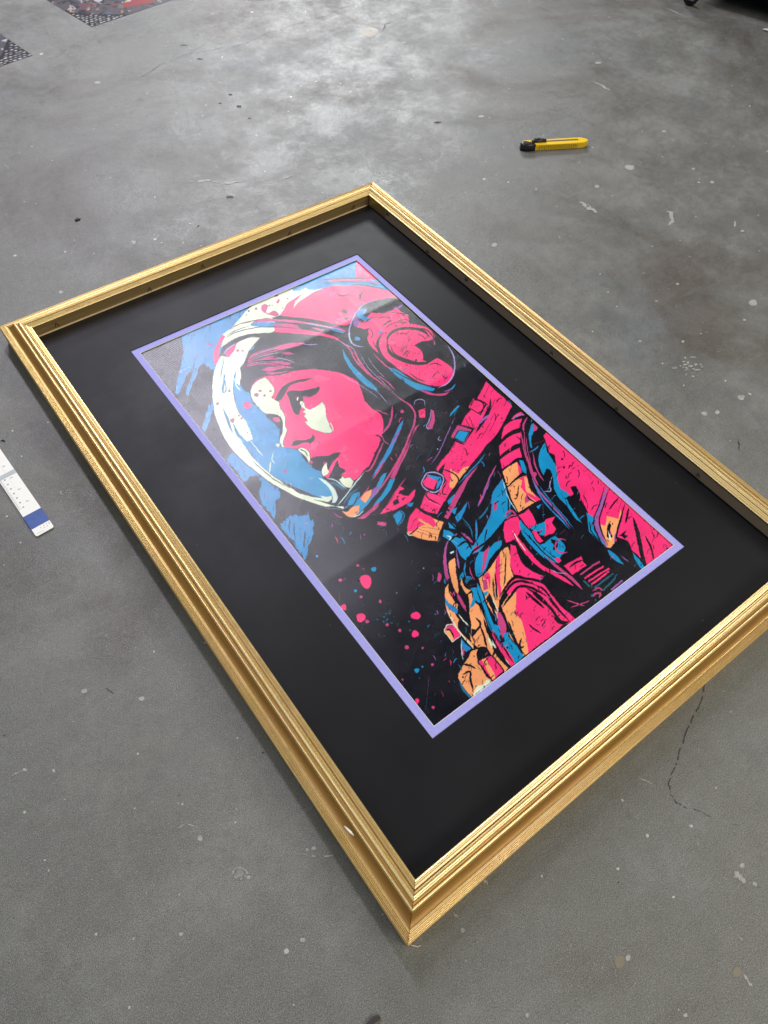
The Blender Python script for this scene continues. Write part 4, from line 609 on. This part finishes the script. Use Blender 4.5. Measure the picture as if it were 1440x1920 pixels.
# loose pen flicks over the suit, the strap and the hood
rf = random.Random(5); probe = A.copy()
for k in range(1500):
    px, py = rf.uniform(600, 1250), rf.uniform(500, 1330); g = to_sheet([[px, py]])[0].astype(int)
    if not (4 < g[0] < Wd - 4 and 4 < g[1] < H - 4): continue
    c = probe[g[1], g[0]]; face = px < 730 and 640 < py < 960; dome = py < 640 and px < 700
    if face or (dome and rf.random() < .75) or (px < 800 and py > 1010): continue
    ln_ = rf.uniform(4, 17); an = rf.choice((-1.15, -.95, 1.2, .9, -1.4)) + rf.uniform(-.2, .2); P = [(px, py), (px + ln_ * .5 * math.cos(an), py + ln_ * .5 * math.sin(an)), (px + ln_ * math.cos(an + .25), py + ln_ * math.sin(an + .25))]
    if c[0] > 180: col_ = INK['k'] if rf.random() < .75 else INK['m']
    elif c[2] > 120: col_ = INK['k'] if rf.random() < .6 else INK['t']
    elif py > 640 and rf.random() < .34: col_ = INK[rf.choice('qtuCbp')]
    else: continue
    RS.fill(to_sheet(ribbon(np.array(P), rf.uniform(.7, 1.9))), col_)
A = RS.a
# ragged ink edges
wob = 2.2 * (vnoise(H, Wd, 8, 1) - .5) + 2.2 * (vnoise(H, Wd, 24, 2) - .5); wob2 = 2.2 * (vnoise(H, Wd, 8, 3) - .5) + 2.2 * (vnoise(H, Wd, 24, 4) - .5)
jj = np.clip((np.arange(H)[:, None] + wob * 1.1).round().astype(int), 0, H - 1); ii = np.clip((np.arange(Wd)[None] + wob2 * 1.1).round().astype(int), 0, Wd - 1)
A = A[jj, ii]
# dry-brush nicks in the coloured areas, dust in the dark ground
lum = A.sum(2); r3 = np.random.default_rng(11); nick = vnoise(H, Wd, 5, 5) * .55 + vnoise(H, Wd, 14, 6) * .45; zone = vnoise(H, Wd, 90, 7)
isp = (A[..., 0] > 225) & (A[..., 1] < 90); m = isp & (nick > .93 - .16 * np.clip((zone - .45) * 2, 0, 1)); A[m] = A[m] * .3 + np.array(INK['m']) * .7
iso = (A[..., 0] > 240) & (A[..., 1] > 140) & (A[..., 1] < 180); m = iso & (nick < .15); A[m] = np.array(INK['p']) * .4 + A[m] * .6
A = A * (1 + .10 * (vnoise(H, Wd, 60, 8) - .5) + .07 * (r3.random((H, Wd)) - .5))[..., None]
dk = lum < 90; dust = dk & (r3.random((H, Wd)) > .9988); A[dust] = (90, 96, 110)
A = A.reshape(NY, SS, NX, SS, 3).mean((1, 3)); A = np.clip(A, 0, 255)
colr = lin(A) * .86
# sheet relief: faint billows and three fold lines across it
xs = PX0 + (np.arange(NX) + .5) * STEP; ys = PY0 + (np.arange(NY) + .5) * STEP; X, Y = np.meshgrid(xs, ys)
Z = np.zeros_like(X)
def fold(pa, pb, h, wid, reach=9.0):
    a = at(*pa, ZP); b = at(*pb, ZP); d = (b - a).normalized(); dist = (X - a.x) * -d.y + (Y - a.y) * d.x
    c = (a + b) / 2; run = (X - c.x) * d.x + (Y - c.y) * d.y; return h * np.exp(-(np.sqrt(dist ** 2 + .0035 ** 2) - .0035) / wid) * np.exp(-(run / reach) ** 2)
Z += fold((745, 560), (570, 640), .0007, .012); Z += fold((785, 733), (620, 823), .0006, .018); Z += fold((750, 997), (609, 1090), .00035, .016, .14); Z += fold((1130, 1075), (1060, 1115), .0004, .012, .045)
Z += fold((610, 521), (840, 735), .00025, .003)
Z += .0009 * np.sin(Y * 17 + 3 * X + .6) * np.exp(-((X - x0) / .14) ** 2) * .45 + .0005 * np.sin(Y * 43 + X * 11) * np.exp(-((X - x0) / .10) ** 2) * .35
Z -= Z.max() + .00015
V = np.stack([X - OX, Y - OY, Z + ZP - ZF], 2).reshape(-1, 3).astype(np.float32)
idx = np.arange(NX * NY).reshape(NY, NX); Q = np.stack([idx[:-1, :-1], idx[:-1, 1:], idx[1:, 1:], idx[1:, :-1]], 2).reshape(-1, 4)
me = bpy.data.meshes.new('astronaut_print'); me.vertices.add(len(V)); me.vertices.foreach_set('co', V.ravel()); me.loops.add(len(Q) * 4); me.loops.foreach_set('vertex_index', Q.ravel().astype(np.int32))
me.polygons.add(len(Q)); me.polygons.foreach_set('loop_start', np.arange(0, len(Q) * 4, 4, dtype=np.int32)); me.update(calc_edges=True); me.polygons.foreach_set('use_smooth', np.ones(len(Q), bool))
at_ = me.color_attributes.new('ink', 'FLOAT_COLOR', 'POINT'); rgba = np.ones((NX * NY, 4), np.float32); rgba[:, :3] = colr.reshape(-1, 3); at_.data.foreach_set('color', rgba.ravel()); me.update()
PM = Mat('printed_canvas', (.5, .5, .5), .26, 0, .55); ca = PM.n('VertexColor', layer_name='ink'); PM.col(ca.outputs[0])
v = PM.coord(); 
mp = PM.n('Mapping'); mp.inputs['Rotation'].default_value = (0, 0, -.26); PM.l(v, mp.inputs['Vector'])
w1 = PM.n('TexWave', wave_type='BANDS', bands_direction='X', Scale=95.0, Distortion=.5, Detail=1.0); PM.l(mp.outputs[0], w1.inputs['Vector'])
w2 = PM.n('TexWave', wave_type='BANDS', bands_direction='Y', Scale=260.0, Distortion=.5); PM.l(v, w2.inputs['Vector'])
PM.bump(PM.math('ADD', w1.outputs['Fac'], PM.math('ADD', PM.math('MULTIPLY', w2.outputs['Fac'], .4), PM.math('MULTIPLY', PM.noise(v, 700, 2), .3))), .24, .0004)
PM.l(PM.ramp(PM.noise(v, 30, 4), [(.3, .22), (.7, .29)]), PM.b.inputs['Roughness'])
obj('astronaut_print', me, PM.m, frame)
# ------------------------------------------------------------------ retaining pins in the inner walls
PIN = plain('steel_pin', (.10, .09, .085), .35, .8)
def pin(base, tip, r=.0011):
    bm = bmesh.new(); b = Vector(base) - Vector((OX, OY, ZF)); t = Vector(tip) - Vector((OX, OY, ZF)); tube(bm, [b, b.lerp(t, .7), t], [r, r, r * .3], 7); obj('retaining_pin', bm_mesh('retaining_pin', bm, True), PIN, frame)
def staple(p, along, inward, h, w):
    p = Vector(p) - Vector((OX, OY, ZF)); bm = bmesh.new(); lean = random.uniform(-.5, .5) * w
    tube(bm, [p - along * w, p + Vector((0, 0, h)) + inward * .004 + along * lean, p + along * w * .8 + inward * .001], [.0006, .0007, .0006], 7)
    obj('retaining_pin', bm_mesh('retaining_pin', bm, True), PIN, frame)
for px, py in ((108, 612), (281, 546), (381, 502), (543, 441), (662, 392)):
    p = at(px, py, OY + yw, 1); staple((p.x, OY + yw, p.z), Vector((1, 0, 0)), Vector((0, -1, 0)), .011, .0035)
for px, py in ((727, 404), (802, 474), (875, 527), (902, 563), (1034, 664), (1155, 768), (1308, 893)):
    p = at(px, py, OX + xw - .0022, 0); staple((OX + xw - .0022, p.y, p.z), Vector((0, 1, 0)), Vector((-1, 0, 0)), .010, .0028)
# chip of bare gesso on the long near rail and scuffs
CHIP = plain('white_gesso', (.75, .72, .65), .7)
c0 = at(655, 1558, .0315 * S); bm = bmesh.new(); d = (at(667, 1563, .0315 * S) - at(650, 1546, .0315 * S))
tube(bm, [c0 - d * .55, c0 - d * .2, c0 + d * .15, c0 + d * .5], [.0004, .0012, .0014, .0004], 7)
for v_ in bm.verts: v_.co = v_.co - Vector((OX, OY, ZF)); v_.co.z = (v_.co.z - (.0315 * S - ZF)) * .35 + (.0308 * S - ZF)
obj('chipped_spot', bm_mesh('chipped_spot', bm, True), CHIP, frame)
# ------------------------------------------------------------------ snap-off knife
YEL = plain('yellow_plastic', (.80, .52, .012), .38, 0, .5, .05); KPL = plain('black_plastic', (.016, .016, .018), .30, 0, .5); SLOT = plain('brown_slot', (.10, .065, .012), .6)
a = at(975, 279, ZF); b = at(1099, 272, ZF); d = b - a; KL = d.length
knife = empty('utility_knife', (a.x, a.y, ZF), math.atan2(d.y, d.x)); tag(knife, 'yellow snap-off utility knife with black slider lying closed on the concrete beyond the frame', 'utility knife')
KW = .0115; bm = bmesh.new()
prism(bm, [(0.003, -KW * .55), (.004, KW * .55), (.010, KW), (.030, KW), (.034, KW * .72), (KL * .80, KW * .78), (KL * .83, KW * .98), (KL - .012, KW * .98), (KL, KW * .35), (KL, -KW * .35), (KL - .012, -KW * .9), (.030, -KW * .9), (.020, -KW)], .0005, .0125, .0015)
for k in range(22):
    x = .036 + k * (KL * .83 - .036) / 22; box(bm, x, x + .0023, -KW * .9 - .0012, -KW * .9 + .001, .0025, .0115)
obj('body', bm_mesh('body', bm), YEL, knife)
bm = bmesh.new(); box(bm, .030, KL * .86, KW * .02, KW * .44, .0120, .01265); 
for k in range(20): x = .052 + k * .0042; box(bm, x, x + .0020, -KW * .12, KW * .06, .0120, .01268)
for k in range(22):
    x = .036 + (k + .5) * (KL * .83 - .036) / 22; box(bm, x + .0006, x + .0018, -KW * .9 - .0003, -KW * .9 + .0008, .0028, .0112)
obj('slot', bm_mesh('slot', bm), SLOT, knife)
bm = bmesh.new(); prism(bm, [(-.002, -KW * .6), (-.001, KW * .15), (.004, KW * .5), (.012, KW * .5), (.024, -KW * .05), (.031, -KW * .75), (.030, -KW * 1.1), (.018, -KW * 1.2), (.006, -KW * 1.05)], .0003, .0155, .005, 4); obj('end_cap', bm_mesh('end_cap', bm, True), KPL, knife)
bm = bmesh.new(); prism(bm, [(.026, -KW * .2), (.024, KW * .3), (.030, KW * .62), (.052, KW * .70), (.058, KW * .2), (.056, -KW * .15)], .0122, .0175, .002, 3)
for k in range(6): x = .031 + k * .0038; box(bm, x, x + .0018, -KW * .1, KW * .55, .0170, .0190 + .0012 * math.sin(k), .0004)
obj('slider', bm_mesh('slider', bm, True), KPL, knife)
# ------------------------------------------------------------------ white ruler with blue band
WHT = plain('white_plastic', (.80, .80, .74), .45, 0, .5, .04); BLU = plain('blue_tape', (.035, .09, .33), .45, 0, .5, .3); GRY = plain('grey_print', (.33, .35, .36), .6); GTP = plain('clear_tape', (.48, .52, .54), .25)
e1 = at(101.4, 988, ZF); e0 = at(68.8, 1008, ZF); u_ = at(0, 853, ZF); dirr = (at(15, 870, ZF) - at(75, 957, ZF)).normalized(); wv = (e1 - e0); RW = wv.length
perp = Vector((dirr.y, -dirr.x, 0)); perp = perp if perp.dot(wv) > 0 else -perp
ang = math.atan2(dirr.y, dirr.x); ruler = empty('ruler', (e0.x, e0.y, ZF), ang); tag(ruler, 'thin white ruler with a blue band, on the floor left of the frame', 'ruler')
sg_ = 1 if Vector((-math.sin(ang), math.cos(ang), 0)).dot(perp) > 0 else -1; RL = .42
def rr(x0_, x1_, y0_, y1_, r):
    P = []
    for cx, cy, a0 in ((x1_ - r, y1_ - r, 0), (x0_ + r, y1_ - r, 90), (x0_ + r, y0_ + r, 180), (x1_ - r, y0_ + r, 270)):
        for k in range(6): t = math.radians(a0 + k * 18); P.append((cx + r * math.cos(t), cy + r * math.sin(t)))
    return P
def rbox(name, m, x0_, x1_, y0_, y1_, z0, z1, r=0, parent=ruler):
    bm = bmesh.new(); P = rr(x0_, x1_, y0_, y1_, r) if r else [(x0_, y0_), (x1_, y0_), (x1_, y1_), (x0_, y1_)]
    if sg_ < 0: P = [(x, -y) for x, y in P][::-1]
    prism(bm, P, z0, z1); return obj(name, bm_mesh(name, bm), m, parent)
rbox('blade', WHT, 0, RL, 0, RW, .0012, .0022, .0028); rbox('blue_band', BLU, .0145, .0405, -.0003, RW + .0003, .0011, .0025); rbox('tape', GTP, .119, .127, -.0002, RW + .0002, .0011, .0024)
bm = bmesh.new()
def dash(x, w, a_, b_): box(bm, x, x + w, *sorted((sg_ * RW * a_, sg_ * RW * b_)), .0021, .00228)
for k in range(30):
    x = .055 + k * .0100
    if abs(x - .123) > .006: dash(x, .0026, .24, .33)
    for q in range(8): dash(x + q * .00125, .0003, .02, .12 if q % 4 else .19)
for k in range(12): dash(.062 + k * .026, .0010, .56, .72); dash(.0628 + k * .026, .0020, .60, .63)
for q in range(24): dash(.095 + q * .0034, .0014, .49, .503)
for x, y in ((.0090, .42), (.0060, .58), (.0092, .60), (.0062, .74), (.0098, .76), (.0080, .88), (.0105, .90)): dash(x, .0022, y, y + .03)
dash(.0035, .0005, .12, .50)
obj('scale_marks', bm_mesh('scale_marks', bm), GRY, ruler)
# ------------------------------------------------------------------ two colourful sheets stuck on the floor
SHP = Mat('glossy_sheet_print', (.5, .5, .5), .35); ca = SHP.n('VertexColor', layer_name='ink'); SHP.col(ca.outputs[0])
def sheet(pa, pb, pc, seed, label, L1=.62, L2_=.62):
    """corner pa, edges towards pb and pc; every blot is printed in the sheet's own square"""
    A0 = at(*pa, ZF); e1 = (at(*pb, ZF) - A0).normalized(); n2 = Vector((-e1.y, e1.x, 0)); g = at(*pc, ZF) - A0; n2 = n2 if n2.dot(g) > 0 else -n2
    N = 300; ra = Raster(N * 2, N * 2, (84, 80, 84)); rd = random.Random(seed); U = N * 2
    cols = [(200, 40, 48), (226, 222, 214), (40, 38, 52), (92, 84, 128), (70, 110, 120), (210, 150, 60), (120, 110, 112), (130, 60, 70), (18, 18, 24), (205, 205, 202), (34, 30, 44), (60, 56, 70), (90, 88, 92), (28, 26, 36)]
    for k in range(1500):
        cx, cy = rd.uniform(0, U), rd.uniform(0, U); r = rd.uniform(3, 15); t = np.linspace(0, 2 * np.pi, 14, endpoint=False); a0 = rd.uniform(0, 3.14); e = rd.uniform(.2, .9)
        x = r * np.cos(t) * (1 + .3 * np.sin(3 * t + k)); y = r * e * np.sin(t); P = np.stack([cx + x * math.cos(a0) - y * math.sin(a0), cy + x * math.sin(a0) + y * math.cos(a0)], 1); ra.fill(P, rd.choice(cols))
        if rd.random() < .5: ra.fill((P - (cx, cy)) * .55 + (cx, cy), rd.choice(cols))
    for k in range(420):
        cx, cy = rd.uniform(0, U), rd.uniform(0, U); a0 = rd.uniform(0, 3.14); l = rd.uniform(6, 22); P = [(cx, cy), (cx + l * math.cos(a0), cy + l * math.sin(a0)), (cx + l * 1.6 * math.cos(a0 + .5), cy + l * 1.6 * math.sin(a0 + .5))]
        ra.fill(ribbon(np.array(P), rd.uniform(1.5, 4)), rd.choice(cols[:2] + cols[8:]))
    ra.fill([(0, 0), (110, 0), (50, 50), (0, 110)], (26, 25, 34)); t = np.linspace(0, 2 * np.pi, 10, endpoint=False)
    for i in range(16):
        for j in range(16):
            cx, cy = 6 + i * 12 + (j % 2) * 5 + rd.uniform(-2, 2), 6 + j * 10 + rd.uniform(-1.5, 1.5)
            if cx + cy < 95: ra.fill(np.stack([cx + rd.uniform(3.6, 5.4) * np.cos(t), cy + rd.uniform(2, 3.2) * np.sin(t)], 1), rd.choice(((222, 222, 216), (190, 186, 182), (150, 146, 150), (214, 210, 196))))
    for cx, cy in ((250, 45), (45, 220), (420, 240)):
        for r, c in ((40, (18, 18, 26)), (33, (194, 186, 184)), (27, (40, 30, 44)), (20, (176, 150, 152)), (12, (120, 92, 100))): ra.fill(np.stack([cx + r * np.cos(np.linspace(0, 6.283, 28)), cy + r * np.sin(np.linspace(0, 6.283, 28))], 1), c)
    ra.fill([(150, 40), (172, 36), (180, 60), (160, 66)], (186, 48, 52)); ra.fill([(153, 50), (180, 44), (181, 50), (155, 56)], (226, 222, 216)); ra.fill(smooth(np.array([(120, 40), (200, 20), (230, 60), (170, 62), (130, 60)])), (170, 54, 58)); ra.fill(smooth(np.array([(268, 30), (330, 22), (345, 40), (290, 50)])), (226, 166, 52))
    C_ = ra.a.reshape(N, 2, N, 2, 3).mean((1, 3)); C_ = lin(C_ * .75 + 100 * .25) * .8
    v = []; 
    for j in range(N):
        for i in range(N):
            p = A0 + e1 * (L1 * i / (N - 1)) + n2 * (L2_ * j / (N - 1)); v.append((p.x - A0.x, p.y - A0.y, .0006))
    f = [(j * N + i, j * N + i + 1, (j + 1) * N + i + 1, (j + 1) * N + i) for j in range(N - 1) for i in range(N - 1)]
    me = bpy.data.meshes.new('floor_sticker'); me.from_pydata(v, [], f); me.update(); ca_ = me.color_attributes.new('ink', 'FLOAT_COLOR', 'POINT'); q = np.ones((N * N, 4), np.float32); q[:, :3] = C_.reshape(-1, 3); ca_.data.foreach_set('color', q.ravel())
    o = obj('floor_sticker', me, SHP.m, None, (A0.x, A0.y, ZF)); tag(o, label, 'floor sticker'); return o
sheet((172, 51), (317, 2), (104, 0), 3, 'red, white and black printed sheet with dotted corner at the top edge of the floor')
sheet((61, 104), (0, 125), (0, 62), 5, 'smaller visible corner of a patterned sheet at the left edge of the floor')
# ------------------------------------------------------------------ dark trolley at the top right
CLO = plain('dark_cloth', (.018, .016, .024), .85, 0, .2, .3, 30); STL = plain('steel_fork', (.45, .45, .45), .3, .9); RUB = plain('black_rubber', (.014, .014, .015), .5)
c = at(1292, 9, ZF); g = at(1440, 52, ZF) - c; g.normalize(); side = Vector((-g.y, g.x, 0))
if side.dot(Vector((CAM[0], CAM[1], 0)) - c) > 0: side = -side
trolley = empty('trolley', c, math.atan2(g.y, g.x)); tag(trolley, 'dark trolley on small castors at the top right, one wheel showing', 'trolley')
sy = 1 if Vector((-math.sin(trolley.rotation_euler.z), math.cos(trolley.rotation_euler.z), 0)).dot(side) > 0 else -1
bm = bmesh.new(); ys_ = sorted((sy * .014, sy * .75)); box(bm, -.02, 1.6, ys_[0], ys_[1], .052, .42, .01); obj('body', bm_mesh('body', bm), CLO, trolley)
for cx_, cy_ in ((.0, .0), (1.45, .0), (.0, .68), (1.45, .68)):
    y_ = sy * cy_; bm = bmesh.new(); seg = 20; r_ = .022; 
    for s_ in (-.010, .010):
        pass
    ringA = [bm.verts.new((cx_ + r_ * math.cos(2 * math.pi * k / seg), y_ - .011, r_ + r_ * math.sin(2 * math.pi * k / seg))) for k in range(seg)]; ringB = [bm.verts.new((v_.co.x, y_ + .011, v_.co.z)) for v_ in ringA]
    bm.faces.new(ringA); bm.faces.new(ringB[::-1])
    for k in range(seg): bm.faces.new((ringA[k], ringB[k], ringB[(k + 1) % seg], ringA[(k + 1) % seg]))
    bmesh.ops.bevel(bm, geom=[e_ for e_ in bm.edges if abs(e_.verts[0].co.y - e_.verts[1].co.y) < 1e-6], offset=.003, segments=2, affect='EDGES')
    w_ = obj('castor', bm_mesh('castor', bm, True), RUB, trolley)
    bm = bmesh.new(); box(bm, cx_ - .008, cx_ + .012, y_ - .016, y_ - .013, r_ - .006, .048, .001); box(bm, cx_ - .008, cx_ + .012, y_ + .013, y_ + .016, r_ - .006, .048, .001); box(bm, cx_ - .018, cx_ + .020, y_ - .018, y_ + .018, .046, .053, .001)
    obj('fork', bm_mesh('fork', bm), STL, w_)
# ------------------------------------------------------------------ little things lying about
WD = plain('pale_stick', (.62, .62, .60), .5)
def stick(name, pix, r, m, label, cat, z=None, n=7):
    P = [at(x, y, ZF) for x, y in pix]; o0 = P[0].copy(); bm = bmesh.new(); rr_ = [r * (.5 if i in (0, len(P) - 1) else 1) for i in range(len(P))]
    tube(bm, [p - o0 + Vector((0, 0, r * (1.0 if i % 2 == 0 else 1.5))) for i, p in enumerate(P)], rr_, n); return tag(obj(name, bm_mesh(name, bm, True), m, None, o0), label, cat)
stick('pale_stick', [(1429, 57), (1436, 59), (1446, 63)], .003, WD, 'short white stick beside the shadow at the right edge of the floor', 'stick')
fly = empty('black_scrap', at(146, 413, ZF)); tag(fly, 'tiny crumpled black scrap on the floor behind the frame', 'scrap')
bm = bmesh.new(); tube(bm, [(-.006, .001, .001), (-.002, 0, .002), (.002, -.001, .0015), (.006, .0015, .001)], [.0005, .002, .0016, .0006], 7); obj('scrap_body', bm_mesh('scrap_body', bm, True), KPL, fly)
bm = bmesh.new(); tube(bm, [(0, -.001, .0015), (.0015, .0035, .003), (.001, .007, .001)], [.001, .001, .0004], 6); tube(bm, [(-.002, 0, .0015), (-.005, -.004, .0006)], [.0009, .0004], 6); obj('curl', bm_mesh('curl', bm, True), KPL, fly)
stick('thread', [(2, 828), (5, 826), (9, 827), (10, 829)], .0009, KPL, 'thin curled black thread on the floor above the ruler', 'thread')
BRN = plain('brown_leather', (.035, .022, .022), .6)
P = [at(x, y, ZF) for x, y in ((686, 1920), (700, 1906), (710, 1903), (714, 1908), (706, 1916), (694, 1926))]; o0 = P[0].copy(); bm = bmesh.new(); prism(bm, [(p.x - o0.x, p.y - o0.y) for p in P][::-1], .0005, .004, .0008); tag(obj('brown_tab', bm_mesh('brown_tab', bm), BRN, None, o0), 'small dark brown tab on the floor at the bottom edge', 'tab')
LNT = plain('pale_lint', (.55, .52, .45), .7)
stick('fibre', [(765, 1771), (773, 1773), (783, 1775), (789, 1773)], .0007, LNT, 'pale fibre curl on the floor at the near corner of the frame', 'fibre')
